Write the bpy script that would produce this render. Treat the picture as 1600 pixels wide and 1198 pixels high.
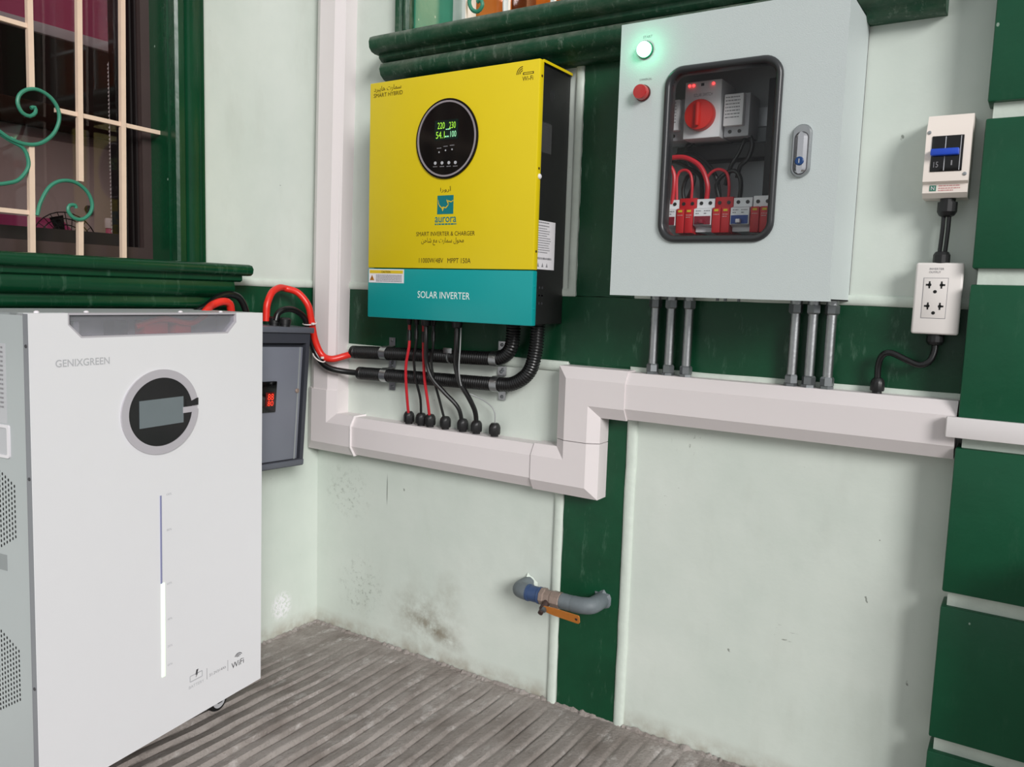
import bpy, bmesh, math, random
from mathutils import Vector, Matrix, Euler

for o in list(bpy.data.objects):
    bpy.data.objects.remove(o, do_unlink=True)
scene = bpy.context.scene
col = scene.collection
random.seed(7)
PI = math.pi

# ------------------------------------------------------------------ camera
YAW, PITCH, ROLL = 0.573005, -0.110813, 0.031897
fwd = Vector((-math.sin(YAW) * math.cos(PITCH), math.cos(YAW) * math.cos(PITCH), math.sin(PITCH)))
rt0 = Vector((math.cos(YAW), math.sin(YAW), 0))
up0 = rt0.cross(fwd)
rt = rt0 * math.cos(ROLL) + up0 * math.sin(ROLL)
up = -rt0 * math.sin(ROLL) + up0 * math.cos(ROLL)
cam_data = bpy.data.cameras.new('camera')
cam = bpy.data.objects.new('camera', cam_data)
col.objects.link(cam)
m = Matrix.Identity(4)
for i in range(3):
    m[i][0], m[i][1], m[i][2] = rt[i], up[i], -fwd[i]
m.translation = Vector((1.677, -1.6, 0.957))
cam.matrix_world = m
cam_data.sensor_width = 36
cam_data.lens = 28.566
cam_data.clip_start = 0.01
scene.camera = cam

# ------------------------------------------------------------------ world, sun, exposure
world = bpy.data.worlds.new('overcast_sky')
scene.world = world
world.use_nodes = True
bg = world.node_tree.nodes['Background']
bg.inputs['Color'].default_value = (0.95, 0.975, 1.0, 1)
bg.inputs['Strength'].default_value = 0.50

sun_data = bpy.data.lights.new('soft_daylight', 'SUN')
sun_data.energy = 2.25
sun_data.angle = math.radians(20)
sun_data.color = (1.0, 0.985, 0.97)
sun = bpy.data.objects.new('soft_daylight', sun_data)
col.objects.link(sun)
sun.rotation_euler = Vector((-0.80, 0.60, -0.40)).to_track_quat('-Z', 'Y').to_euler()
sun.location = (3, -3, 3)

scene.view_settings.view_transform = 'Standard'
scene.view_settings.look = 'None'
scene.view_settings.gamma = 1
scene.view_settings.use_curve_mapping = False
scene.view_settings.exposure = 0.2
scene.cycles.max_bounces = 6
scene.cycles.diffuse_bounces = 3
scene.cycles.glossy_bounces = 3
scene.cycles.transparent_max_bounces = 10

# ------------------------------------------------------------------ materials
MAT = {}


def lin(c):
    return tuple((v / 12.92 if v <= 0.04045 else ((v + 0.055) / 1.055) ** 2.4) for v in (k / 255 for k in c))


class NT:
    def __init__(self, name):
        self.m = bpy.data.materials.new(name)
        self.m.use_nodes = True
        self.t = self.m.node_tree
        self.b = self.t.nodes['Principled BSDF']
        MAT[name] = self.m

    def n(self, typ, **kw):
        nd = self.t.nodes.new(typ)
        for k, v in kw.items():
            setattr(nd, k, v)
        return nd

    def l(self, a, b):
        self.t.links.new(a, b)

    def noise(self, vec, scale, detail=4, rough=0.6):
        nd = self.n('ShaderNodeTexNoise')
        nd.inputs['Scale'].default_value = scale
        nd.inputs['Detail'].default_value = detail
        nd.inputs['Roughness'].default_value = rough
        if vec is not None:
            self.l(vec, nd.inputs['Vector'])
        return nd.outputs['Fac']

    def ramp(self, fac, a, b):
        nd = self.n('ShaderNodeMapRange')
        nd.inputs['From Min'].default_value = a
        nd.inputs['From Max'].default_value = b
        self.l(fac, nd.inputs['Value'])
        return nd.outputs['Result']

    def math(self, op, a, b=None):
        nd = self.n('ShaderNodeMath', operation=op)
        for i, v in enumerate((a, b)):
            if v is None:
                continue
            if isinstance(v, (int, float)):
                nd.inputs[i].default_value = v
            else:
                self.l(v, nd.inputs[i])
        return nd.outputs[0]

    def mix(self, fac, a, b):
        nd = self.n('ShaderNodeMix', data_type='RGBA')
        if isinstance(fac, (int, float)):
            nd.inputs['Factor'].default_value = fac
        else:
            self.l(fac, nd.inputs['Factor'])
        for key, v in (('A', a), ('B', b)):
            s = [i for i in nd.inputs if i.name == key and i.type == 'RGBA'][0]
            if isinstance(v, tuple):
                s.default_value = (*v[:3], 1)
            else:
                self.l(v, s)
        return [o for o in nd.outputs if o.type == 'RGBA'][0]

    def bump(self, h, strength=0.3, dist=0.002):
        nd = self.n('ShaderNodeBump')
        nd.inputs['Strength'].default_value = strength
        nd.inputs['Distance'].default_value = dist
        self.l(h, nd.inputs['Height'])
        self.l(nd.outputs[0], self.b.inputs['Normal'])

    def pos(self):
        return self.n('ShaderNodeNewGeometry').outputs['Position']

    def mapped(self, vec, scale=(1, 1, 1), loc=(0, 0, 0)):
        nd = self.n('ShaderNodeMapping')
        nd.inputs['Scale'].default_value = scale
        nd.inputs['Location'].default_value = loc
        self.l(vec, nd.inputs['Vector'])
        return nd.outputs[0]


def P(name, rgb, rough=0.5, metal=0.0, var=0.06, vscale=18, bump=0.0, bscale=120, coat=0.0, emit=None, estr=0.0, spec=0.5):
    """plain procedural surface: colour with a little mottling and fine relief"""
    t = NT(name)
    c = lin(rgb)
    vec = t.n('ShaderNodeTexCoord').outputs['Object']
    f = t.noise(vec, vscale)
    lo = tuple(v * (1 - var) for v in c)
    hi = tuple(min(1, v * (1 + var)) for v in c)
    t.l(t.mix(f, lo, hi), t.b.inputs['Base Color'])
    t.b.inputs['Roughness'].default_value = rough
    t.b.inputs['Metallic'].default_value = metal
    t.b.inputs['Specular IOR Level'].default_value = spec
    t.b.inputs['Coat Weight'].default_value = coat
    if bump:
        t.bump(t.noise(vec, bscale, 3), bump, 0.0015)
    if emit:
        t.b.inputs['Emission Color'].default_value = (*lin(emit), 1)
        t.b.inputs['Emission Strength'].default_value = estr
    return t.m


def blob(t, pos, c, r, soft=0.5):
    """0..1 mask around a point on a surface"""
    sc = t.mapped(pos, (1 / r[0], 1 / r[1], 1 / r[2]), tuple(-c[i] / r[i] for i in range(3)))
    ln = t.n('ShaderNodeVectorMath', operation='LENGTH')
    t.l(sc, ln.inputs[0])
    return t.ramp(ln.outputs['Value'], 1.0, soft)


def wall_paint(name):
    t = NT(name)
    pos = t.pos()
    base = t.mix(t.ramp(t.noise(pos, 3.2, 5), 0.3, 0.75), lin((201, 210, 201)), lin((217, 223, 215)))
    grey = t.mix(t.math('MULTIPLY', t.ramp(t.noise(t.mapped(pos, (1, 1, .35)), 9, 6), 0.55, 0.85), 0.35), base, lin((178, 182, 170)))
    # brown damp stain low on the wall and mould specks
    st = t.math('MULTIPLY', blob(t, pos, (0.40, 0, 0.105), (0.15, 0.2, 0.10), 0.0), t.ramp(t.noise(pos, 14, 6, .7), 0.40, 0.68))
    st2 = t.math('MULTIPLY', blob(t, pos, (0.47, 0, 0.19), (0.05, 0.2, 0.07), 0.0), t.ramp(t.noise(pos, 30, 5), 0.3, 0.8))
    st3 = t.math('MULTIPLY', blob(t, pos, (0.12, 0, 0.40), (0.10, 0.2, 0.09), 0.0), t.ramp(t.noise(pos, 55, 6, .75), 0.52, 0.66))
    st4 = t.math('MULTIPLY', blob(t, pos, (0.17, 0, 0.14), (0.10, 0.2, 0.10), 0.0), t.ramp(t.noise(pos, 60, 6, .75), 0.53, 0.64))
    c = t.mix(t.math('MULTIPLY', st, 0.85), grey, lin((128, 118, 98)))
    c = t.mix(t.math('MULTIPLY', st2, 0.6), c, lin((138, 130, 110)))
    c = t.mix(t.math('MULTIPLY', t.math('MAXIMUM', st3, st4), 0.75), c, lin((92, 98, 84)))
    # dusty line along the ground
    zz = t.n('ShaderNodeSeparateXYZ')
    t.l(pos, zz.inputs[0])
    dust = t.math('MULTIPLY', t.ramp(zz.outputs['Z'], 0.05, 0.0), t.ramp(t.noise(pos, 25, 5), 0.3, 0.65))
    c = t.mix(t.math('MULTIPLY', dust, 0.75), c, lin((140, 124, 104)))
    # flaked off white patch near the corner
    fl = t.math('MULTIPLY', blob(t, pos, (0, -0.13, 0.085), (0.2, 0.040, 0.045), 0.55), t.ramp(t.noise(pos, 110, 5, .7), 0.46, 0.5))
    c = t.mix(fl, c, lin((236, 236, 238)))
    # scattered small chips
    for sc_, thr, rad, asp, seed in ((24, 0.80, 0.070, .55, 0.0), (13, 0.83, 0.030, 1.6, 3.3)):
        v = t.n('ShaderNodeTexVoronoi', feature='F1')
        v.inputs['Scale'].default_value = sc_
        wv = t.n('ShaderNodeVectorMath', operation='ADD')
        nz_ = t.n('ShaderNodeTexNoise')
        nz_.inputs['Scale'].default_value = 90
        t.l(pos, nz_.inputs['Vector'])
        sv = t.n('ShaderNodeVectorMath', operation='SCALE')
        sv.inputs['Scale'].default_value = 0.012
        t.l(nz_.outputs['Color'], sv.inputs[0])
        t.l(t.mapped(pos, (1, 1, asp), (seed, seed, seed)), wv.inputs[0])
        t.l(sv.outputs[0], wv.inputs[1])
        t.l(wv.outputs[0], v.inputs['Vector'])
        sep = t.n('ShaderNodeSeparateColor')
        t.l(v.outputs['Color'], sep.inputs[0])
        chip = t.math('MULTIPLY', t.ramp(v.outputs['Distance'], rad, rad * .6), t.math('GREATER_THAN', sep.outputs[0], thr))
        c = t.mix(t.math('MULTIPLY', chip, 0.7), c, lin((96, 100, 90)))
    # hairline crack and scuffs
    ck = blob(t, pos, (0.261, 0, 0.428), (0.0014, 0.2, 0.046), 0.6)
    c = t.mix(t.math('MULTIPLY', ck, 0.9), c, lin((40, 44, 38)))
    sc2 = t.math('MULTIPLY', blob(t, pos, (1.304, 0, 0.300), (0.03, 0.2, 0.03), 0.3), t.ramp(t.noise(t.mapped(pos, (1, 1, 3)), 60, 3), 0.60, 0.66))
    sc3 = t.math('MULTIPLY', blob(t, pos, (1.05, 0, 0.54), (0.07, 0.2, 0.05), 0.2), t.ramp(t.noise(t.mapped(pos, (1, 1, 2)), 80, 3), 0.66, 0.70))
    sc4 = t.math('MULTIPLY', blob(t, pos, (1.09, 0, 0.665), (0.05, 0.2, 0.035), 0.2), t.ramp(t.noise(t.mapped(pos, (2, 1, 1)), 60, 3), 0.62, 0.66))
    c = t.mix(t.math('MULTIPLY', t.math('MAXIMUM', sc2, t.math('MAXIMUM', sc3, sc4)), 0.6), c, lin((110, 112, 104)))
    # smeared brown band low on the wall
    rot = t.n('ShaderNodeMapping')
    rot.inputs['Rotation'].default_value = (0, math.radians(-18), 0)
    t.l(pos, rot.inputs['Vector'])
    ce = Matrix.Rotation(math.radians(-18), 3, 'Y') @ Vector((0.425, 0, 0.085))
    sm = t.math('MULTIPLY', blob(t, rot.outputs[0], tuple(ce), (0.13, 0.2, 0.030), 0.1), t.ramp(t.noise(pos, 28, 5, .65), 0.30, 0.55))
    c = t.mix(t.math('MULTIPLY', sm, 0.75), c, lin((118, 104, 82)))
    t.l(c, t.b.inputs['Base Color'])
    t.b.inputs['Roughness'].default_value = 0.42
    t.bump(t.math('ADD', t.noise(pos, 22, 5), t.math('MULTIPLY', t.noise(pos, 3, 3), 2.0)), 0.22, 0.004)
    return t.m


def green_paint(name, a=(9, 58, 35), b=(15, 76, 48), wear=0.5, rough=0.38, dust=0.0, zs=0.25):
    t = NT(name)
    pos = t.pos()
    base = t.mix(t.ramp(t.noise(pos, 5, 5), 0.3, 0.7), lin(a), lin(b))
    streak = t.ramp(t.noise(t.mapped(pos, (1, 1, zs)), 38, 7, .72), 0.57, 0.76)
    c = t.mix(t.math('MULTIPLY', streak, 0.55 * wear), base, lin((120, 152, 132)))
    v = t.n('ShaderNodeTexVoronoi', feature='F1')
    v.inputs['Scale'].default_value = 24
    t.l(t.mapped(pos, (1, 1, .7)), v.inputs['Vector'])
    sep = t.n('ShaderNodeSeparateColor')
    t.l(v.outputs['Color'], sep.inputs[0])
    chip = t.math('MULTIPLY', t.ramp(v.outputs['Distance'], 0.06, 0.045), t.math('GREATER_THAN', sep.outputs[0], 0.86))
    c = t.mix(t.math('MULTIPLY', chip, 0.75), c, lin((160, 178, 164)))
    if dust:
        nz = t.n('ShaderNodeSeparateXYZ')
        t.l(t.n('ShaderNodeNewGeometry').outputs['Normal'], nz.inputs[0])
        d = t.math('MULTIPLY', t.ramp(nz.outputs['Z'], 0.05, 0.7), t.ramp(t.noise(pos, 30, 6, .7), 0.3, 0.62))
        c = t.mix(t.math('MULTIPLY', d, dust), c, lin((112, 118, 108)))
        gen = t.ramp(t.noise(t.mapped(pos, (.5, 1, 1)), 22, 7, .75), 0.46, 0.66)
        c = t.mix(t.math('MULTIPLY', gen, 0.34 * dust), c, lin((104, 112, 98)))
        drip = t.ramp(t.noise(t.mapped(pos, (1, 1, .12)), 60, 5, .7), 0.57, 0.68)
        c = t.mix(t.math('MULTIPLY', drip, 0.55 * dust), c, lin((132, 146, 132)))
    t.l(c, t.b.inputs['Base Color'])
    t.b.inputs['Roughness'].default_value = rough
    t.b.inputs['Specular IOR Level'].default_value = 0.38
    t.bump(t.noise(pos, 30, 5), 0.25, 0.003)
    return t.m


def concrete(name):
    t = NT(name)
    pos = t.pos()
    c = t.mix(t.ramp(t.noise(pos, 5, 6), 0.3, 0.7), lin((134, 125, 119)), lin((164, 156, 151)))
    c = t.mix(t.math('MULTIPLY', t.ramp(t.noise(t.mapped(pos, (1, .7, 1)), 11, 6, .65), 0.48, 0.72), 0.65), c, lin((102, 91, 84)))
    c = t.mix(t.math('MULTIPLY', t.ramp(t.noise(t.mapped(pos, (1, .6, 1)), 19, 7, .75), 0.55, 0.68), 0.65), c, lin((200, 194, 191)))
    c = t.mix(t.math('MULTIPLY', t.ramp(t.noise(pos, 170, 4), 0.55, 0.75), 0.5), c, lin((98, 90, 84)))
    t.l(c, t.b.inputs['Base Color'])
    t.b.inputs['Roughness'].default_value = 0.85
    t.bump(t.math('ADD', t.noise(pos, 140, 5), t.noise(pos, 26, 5)), 0.55, 0.004)
    return t.m


def glass(name, tint=(235, 240, 240), refl=1.0, rough=0.03, ior=1.45, haze=0.0):
    t = NT(name)
    out = t.t.nodes['Material Output']
    tr = t.n('ShaderNodeBsdfTransparent')
    tr.inputs['Color'].default_value = (*lin(tint), 1)
    gl = t.n('ShaderNodeBsdfGlossy')
    gl.inputs['Roughness'].default_value = rough
    fr = t.n('ShaderNodeFresnel')
    fr.inputs['IOR'].default_value = ior
    mx = t.n('ShaderNodeMixShader')
    bf = t.n('ShaderNodeNewGeometry').outputs['Backfacing']
    t.l(t.math('MULTIPLY', t.math('MULTIPLY', fr.outputs[0], refl), t.math('SUBTRACT', 1.0, bf)), mx.inputs[0])
    t.l(tr.outputs[0], mx.inputs[1])
    t.l(gl.outputs[0], mx.inputs[2])
    last = mx.outputs[0]
    if haze:
        df = t.n('ShaderNodeBsdfDiffuse')
        df.inputs['Color'].default_value = (.75, .75, .79, 1)
        m2 = t.n('ShaderNodeMixShader')
        m2.inputs[0].default_value = haze
        t.l(last, m2.inputs[1])
        t.l(df.outputs[0], m2.inputs[2])
        last = m2.outputs[0]
    t.l(last, out.inputs['Surface'])
    return t.m


def emis(name, rgb, s):
    return P(name, rgb, 0.4, emit=rgb, estr=s, var=0.02)


wall_paint('mint_wall_paint')
P('mint_bead_paint', (205, 214, 204), 0.5, var=0.14, vscale=30, bump=0.5, bscale=60)
green_paint('green_wall_paint', wear=0.7)
green_paint('green_block_paint', (9, 72, 46), (14, 84, 55), wear=0.12)
green_paint('green_gloss_paint', (5, 54, 31), (9, 66, 39), wear=0.5, rough=0.27, zs=0.03)
green_paint('green_weathered_paint', (12, 60, 38), (22, 74, 50), wear=0.6, rough=0.5, dust=0.9)
green_paint('scroll_green', (45, 120, 96), (62, 138, 112), wear=0.2, rough=0.4)
concrete('ribbed_concrete')
P('plain_concrete', (120, 114, 108), 0.9, var=0.15, bump=0.4)
P('ceiling_paint', (190, 192, 188), 0.8)
P('trunking_plastic', (222, 214, 214), 0.42, var=0.015)
P('trunking_joint', (232, 226, 226), 0.4, var=0.01)
P('white_panel', (232, 231, 234), 0.38, var=0.012)
P('side_panel_grey', (176, 181, 182), 0.42, var=0.02)
P('edge_grey', (132, 133, 138), 0.4, var=0.03)
P('hole_black', (12, 12, 13), 0.8)
P('ring_silver', (186, 182, 188), 0.32, var=0.02)
P('face_black', (22, 23, 25), 0.25, var=0.05)
P('screen_grey', (112, 122, 126), 0.3, var=0.05)
P('print_light_grey', (188, 188, 192), 0.5)
P('print_mid_grey', (140, 138, 142), 0.5)
P('print_dark', (66, 64, 68), 0.5)
P('gauge_blue', (140, 142, 178), 0.35)
emis('gauge_light', (226, 252, 220), 0.55)
P('inverter_yellow', (226, 200, 14), 0.42, var=0.02)
P('inverter_teal', (10, 150, 150), 0.36, var=0.02)
P('inverter_black', (24, 24, 24), 0.5, var=0.15, bump=0.3, bscale=600)
P('gloss_black', (9, 9, 10), 0.12)
P('ring_grey', (168, 160, 166), 0.3, 0.3)
P('print_brown', (70, 52, 12), 0.5)
P('print_teal', (8, 118, 122), 0.45)
P('print_white', (232, 244, 240), 0.5)
P('label_white', (226, 222, 226), 0.5, var=0.02)
P('label_yellow', (216, 186, 44), 0.5)
P('warning_orange', (176, 112, 28), 0.5)
emis('lcd_green', (150, 210, 60), 0.55)
emis('lcd_pale', (150, 220, 170), 0.5)
P('lcd_dark', (10, 34, 30), 0.2)
P('steel_enclosure', (196, 204, 203), 0.45, var=0.015, bump=0.25, bscale=500)
P('rubber_black', (26, 27, 28), 0.45, var=0.1)
P('frame_charcoal', (44, 45, 47), 0.32, var=0.06)
glass('clear_pane', (252, 253, 253), 0.7)
glass('house_pane', (226, 222, 222), 1.1)
glass('acrylic', (240, 240, 244), 1.5, 0.06, haze=0.16)
P('chrome', (205, 205, 208), 0.18, 1.0, var=0.03)
P('satin_metal', (176, 178, 180), 0.34, 1.0, var=0.12, vscale=60)
P('zinc_conduit', (172, 174, 175), 0.36, 1.0, var=0.22, vscale=70, bump=0.2)
P('zinc_nut', (132, 136, 138), 0.42, 0.85, var=0.12)
P('lock_blue', (20, 62, 116), 0.35)
emis('lamp_green', (150, 255, 200), 5.0)
P('lamp_green_bezel', (20, 120, 80), 0.3)
P('button_red', (176, 20, 22), 0.22, coat=0.5)
P('button_dark_red', (84, 14, 16), 0.3)
P('knob_red', (206, 34, 24), 0.35)
emis('led_red', (255, 40, 40), 6.0)
P('module_white', (236, 234, 236), 0.5, var=0.03)
P('module_grey', (184, 184, 188), 0.5, var=0.05)
P('module_dark', (52, 52, 56), 0.5)
P('breaker_white', (238, 238, 240), 0.45, var=0.03)
P('breaker_crimson', (128, 16, 40), 0.4)
P('breaker_blue', (22, 62, 140), 0.4)
P('surge_red', (196, 26, 34), 0.4, var=0.05)
P('screw_dark', (60, 58, 58), 0.4, 0.6)
P('plate_grey', (150, 154, 156), 0.45, 0.2)
P('plate_black', (20, 20, 22), 0.6)
P('wire_red', (206, 38, 52), 0.4)
P('cable_red', (222, 44, 32), 0.35)
P('cable_red_thin', (190, 34, 44), 0.38)
P('cable_black', (18, 18, 19), 0.3)
P('cable_grey', (150, 152, 152), 0.4)
P('gland_black', (22, 22, 23), 0.42, var=0.15)
P('corrugated_black', (20, 20, 21), 0.33, var=0.12)
P('zip_white', (232, 222, 218), 0.4)
P('box_grey', (92, 95, 104), 0.4, var=0.06, bump=0.2, bscale=300)
P('box_door_grey', (118, 121, 132), 0.38, var=0.05)
P('box_dark', (58, 60, 68), 0.45, var=0.06)
emis('display_red', (255, 60, 34), 0.6)
P('display_dark_red', (96, 14, 10), 0.3)
P('pvc_blue', (52, 74, 112), 0.5, var=0.3, vscale=50)
P('pvc_grey', (104, 112, 116), 0.55, var=0.2, vscale=45, bump=0.3)
P('valve_brass', (150, 132, 122), 0.45, 0.35, var=0.25, vscale=60, bump=0.4)
P('valve_stem', (70, 54, 50), 0.5, 0.3, var=0.2)
P('lever_orange', (178, 108, 40), 0.45, var=0.15, vscale=70, bump=0.2)
P('mortar', (150, 150, 142), 0.9, var=0.2, vscale=60, bump=0.8)
P('outlet_white', (232, 225, 221), 0.4, var=0.012)
P('outlet_inner', (226, 219, 215), 0.4, var=0.012)
P('breaker_box_cream', (238, 226, 217), 0.42, var=0.012)
P('toggle_blue', (28, 72, 190), 0.32)
P('emblem_green', (60, 122, 104), 0.5)
P('print_pink', (206, 150, 148), 0.5)
P('grille_cream', (226, 200, 178), 0.45, var=0.08, vscale=40, bump=0.3)
P('grille_white', (220, 222, 218), 0.45, var=0.08)
P('bronze_frame', (74, 60, 58), 0.4, 0.3, var=0.12)
P('bronze_dark', (34, 28, 28), 0.45, 0.2, var=0.12)
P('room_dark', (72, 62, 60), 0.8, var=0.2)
P('blind_pink', (196, 92, 128), 0.7, var=0.08)
P('blind_hem', (214, 208, 210), 0.5)
P('bead_chain', (232, 230, 230), 0.4)
P('dresser_cream', (200, 186, 180), 0.6, var=0.06)
P('dresser_brown', (86, 64, 52), 0.6)
P('chair_pink', (196, 80, 130), 0.5)
P('fan_black', (22, 20, 22), 0.5)
P('wood_orange', (206, 134, 44), 0.5, var=0.2, vscale=12)
P('wood_brown', (120, 66, 28), 0.5, var=0.2)
P('caster_rubber', (20, 20, 21), 0.6)
P('caster_hub', (196, 196, 200), 0.35)

# ------------------------------------------------------------------ geometry helpers
OFF = {}


class G:
    """collects geometry; coordinates are world ones unless the thing has a frame of its own"""

    def __init__(self):
        self.v, self.f = [], []

    def add(self, vs, fs):
        n = len(self.v)
        self.v += [tuple(p) for p in vs]
        self.f += [tuple(i + n for i in f) for f in fs]
        return self

    def box(self, x0, x1, y0, y1, z0, z1, r=0.0, seg=2):
        x0, x1 = min(x0, x1), max(x0, x1)
        y0, y1 = min(y0, y1), max(y0, y1)
        z0, z1 = min(z0, z1), max(z0, z1)
        vs = [(x, y, z) for z in (z0, z1) for y in (y0, y1) for x in (x0, x1)]
        fs = [(0, 2, 3, 1), (4, 5, 7, 6), (0, 1, 5, 4), (2, 6, 7, 3), (0, 4, 6, 2), (1, 3, 7, 5)]
        if r <= 0:
            return self.add(vs, fs)
        bm = bmesh.new()
        bv = [bm.verts.new(p) for p in vs]
        for f in fs:
            bm.faces.new([bv[i] for i in f])
        bmesh.ops.bevel(bm, geom=list(bm.edges), offset=r, segments=seg, profile=0.5, affect='EDGES')
        bm.verts.index_update()
        self.add([v.co[:] for v in bm.verts], [[v.index for v in f.verts] for f in bm.faces])
        bm.free()
        return self

    def prism(self, poly, fn, a, b):
        """poly of (u,v); fn(u,v,w) -> xyz; extruded w from a to b"""
        n = len(poly)
        vs = [fn(u, v, a) for u, v in poly] + [fn(u, v, b) for u, v in poly]
        fs = [tuple(range(n)), tuple(range(2 * n - 1, n - 1, -1))]
        fs += [(i, i + n, (i + 1) % n + n, (i + 1) % n) for i in range(n)]
        return self.add(vs, fs)

    def ring(self, outer, inner, fn, a, b):
        n = len(outer)
        vs = [fn(u, v, w) for w in (a, b) for pl in (outer, inner) for u, v in pl]
        fs = []
        for i in range(n):
            j = (i + 1) % n
            fs += [(i, j, n + j, n + i), (2 * n + i, 3 * n + i, 3 * n + j, 2 * n + j),
                   (i, 2 * n + i, 2 * n + j, j), (n + i, n + j, 3 * n + j, 3 * n + i)]
        return self.add(vs, fs)

    def lathe(self, prof, c, axis='Z', seg=24, twist=0.0):
        """prof: list of (radius, height) turned about an axis through c"""
        c = Vector(c)
        if isinstance(axis, str):
            ax = {'X': Vector((1, 0, 0)), 'Y': Vector((0, 1, 0)), 'Z': Vector((0, 0, 1)), '-Y': Vector((0, -1, 0))}[axis]
        else:
            ax = Vector(axis).normalized()
        t = ax.orthogonal().normalized()
        b = ax.cross(t)
        n = len(prof)
        vs, fs = [], []
        for r, h in prof:
            for k in range(seg):
                a = 2 * PI * k / seg + twist
                vs.append(c + ax * h + (t * math.cos(a) + b * math.sin(a)) * r)
        for i in range(n - 1):
            for k in range(seg):
                j = (k + 1) % seg
                fs.append((i * seg + k, i * seg + j, (i + 1) * seg + j, (i + 1) * seg + k))
        fs.append(tuple(range(seg - 1, -1, -1)))
        fs.append(tuple((n - 1) * seg + k for k in range(seg)))
        return self.add(vs, fs)

    def tube(self, pts, r, seg=12, rf=None):
        pts = [Vector(p) for p in pts]
        n = len(pts)
        tang = []
        for i in range(n):
            d = pts[min(i + 1, n - 1)] - pts[max(i - 1, 0)]
            tang.append(d.normalized())
        nrm = tang[0].orthogonal().normalized()
        vs, fs = [], []
        for i in range(n):
            if i:
                nrm = (nrm - tang[i] * nrm.dot(tang[i])).normalized()
            bi = tang[i].cross(nrm)
            rr = rf(i) if rf else r
            for k in range(seg):
                a = 2 * PI * k / seg
                vs.append(pts[i] + (nrm * math.cos(a) + bi * math.sin(a)) * rr)
        for i in range(n - 1):
            for k in range(seg):
                j = (k + 1) % seg
                fs.append((i * seg + k, i * seg + j, (i + 1) * seg + j, (i + 1) * seg + k))
        fs.append(tuple(range(seg - 1, -1, -1)))
        fs.append(tuple((n - 1) * seg + k for k in range(seg)))
        return self.add(vs, fs)

    def sweep(self, path, prof, fn, closed=False):
        """prof (s,d) carried along a 2d path (u,v) with mitred corners; fn(u,v,d) -> xyz"""
        n = len(path)
        pv = [Vector(p) for p in path]
        secs = []
        for i in range(n):
            ds = []
            if i > 0 or closed:
                ds.append((pv[i] - pv[i - 1]).normalized())
            if i < n - 1 or closed:
                ds.append((pv[(i + 1) % n] - pv[i]).normalized())
            ns = [Vector((-d.y, d.x)) for d in ds]
            mt = ns[0] if len(ns) == 1 else (ns[0] + ns[1]) / (1 + ns[0].dot(ns[1]))
            secs.append([fn(*(pv[i] + mt * s), d) for s, d in prof])
        k = len(prof)
        vs = [p for s in secs for p in s]
        fs = []
        for i in range(n if closed else n - 1):
            i2 = (i + 1) % n
            for j in range(k):
                j2 = (j + 1) % k
                fs.append((i * k + j, i * k + j2, i2 * k + j2, i2 * k + j))
        if not closed:
            fs.append(tuple(range(k - 1, -1, -1)))
            fs.append(tuple((n - 1) * k + j for j in range(k)))
        return self.add(vs, fs)

    def mesh(self, name, mat, off=(0, 0, 0), smooth=35):
        me = bpy.data.meshes.new(name)
        o = Vector(off)
        me.from_pydata([Vector(p) - o for p in self.v], [], self.f)
        bm = bmesh.new()
        bm.from_mesh(me)
        bmesh.ops.recalc_face_normals(bm, faces=bm.faces)
        bm.to_mesh(me)
        bm.free()
        if smooth:
            for p in me.polygons:
                p.use_smooth = True
            me.set_sharp_from_angle(angle=math.radians(smooth))
        me.materials.append(MAT[mat])
        return me

    def build(self, name, mat, parent=None, label=None, smooth=35):
        off = OFF.get(parent.name, (0, 0, 0)) if parent else (0, 0, 0)
        o = bpy.data.objects.new(name, self.mesh(name, mat, off, smooth))
        col.objects.link(o)
        if parent:
            o.parent = parent
            OFF[o.name] = off
        if label:
            o['label'] = label
        return o


def thing(name, label, cat, loc=(0, 0, 0), rot=(0, 0, 0), group=None, local=False, kind=None):
    o = bpy.data.objects.new(name, None)
    o.empty_display_size = 0.05
    col.objects.link(o)
    o.location = loc
    o.rotation_euler = rot
    OFF[o.name] = (0, 0, 0) if local else tuple(loc)
    if kind:
        o['kind'] = kind
    if label:
        o['label'] = label
    if cat:
        o['category'] = cat
    if group:
        o['group'] = group
    return o


def tag(o, label, cat, group=None):
    o['label'] = label
    o['category'] = cat
    if group:
        o['group'] = group
    return o


def struct(o, label=None):
    o['kind'] = 'structure'
    if label:
        o['label'] = label
    return o


def copy_tree(o, parent=None):
    c = o.copy()
    col.objects.link(c)
    c.parent = parent
    for ch in list(o.children):
        copy_tree(ch, c)
    return c


def piece(name, me, parent, loc):
    o = bpy.data.objects.new(name, me)
    col.objects.link(o)
    o.parent = parent
    off = OFF.get(parent.name, (0, 0, 0))
    o.location = Vector(loc) - Vector(off)
    return o


def spline(pts, step=0.006):
    """Catmull-Rom through points, sampled evenly enough"""
    p = [Vector(a) for a in pts]
    p = [p[0] * 2 - p[1]] + p + [p[-1] * 2 - p[-2]]
    out = []
    for i in range(1, len(p) - 2):
        n = max(2, int((p[i + 1] - p[i]).length / step))
        for k in range(n):
            t = k / n
            a, b, c, d = p[i - 1], p[i], p[i + 1], p[i + 2]
            out.append(0.5 * ((2 * b) + (c - a) * t + (2 * a - 5 * b + 4 * c - d) * t * t + (3 * b - a - 3 * c + d) * t ** 3))
    out.append(p[-2])
    return out


def resample(pts, step):
    out = [pts[0]]
    acc = 0
    for a, b in zip(pts, pts[1:]):
        L = (b - a).length
        pos = step - acc
        while pos <= L:
            out.append(a.lerp(b, pos / L))
            pos += step
        acc = (acc + L) % step
    return out


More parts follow.
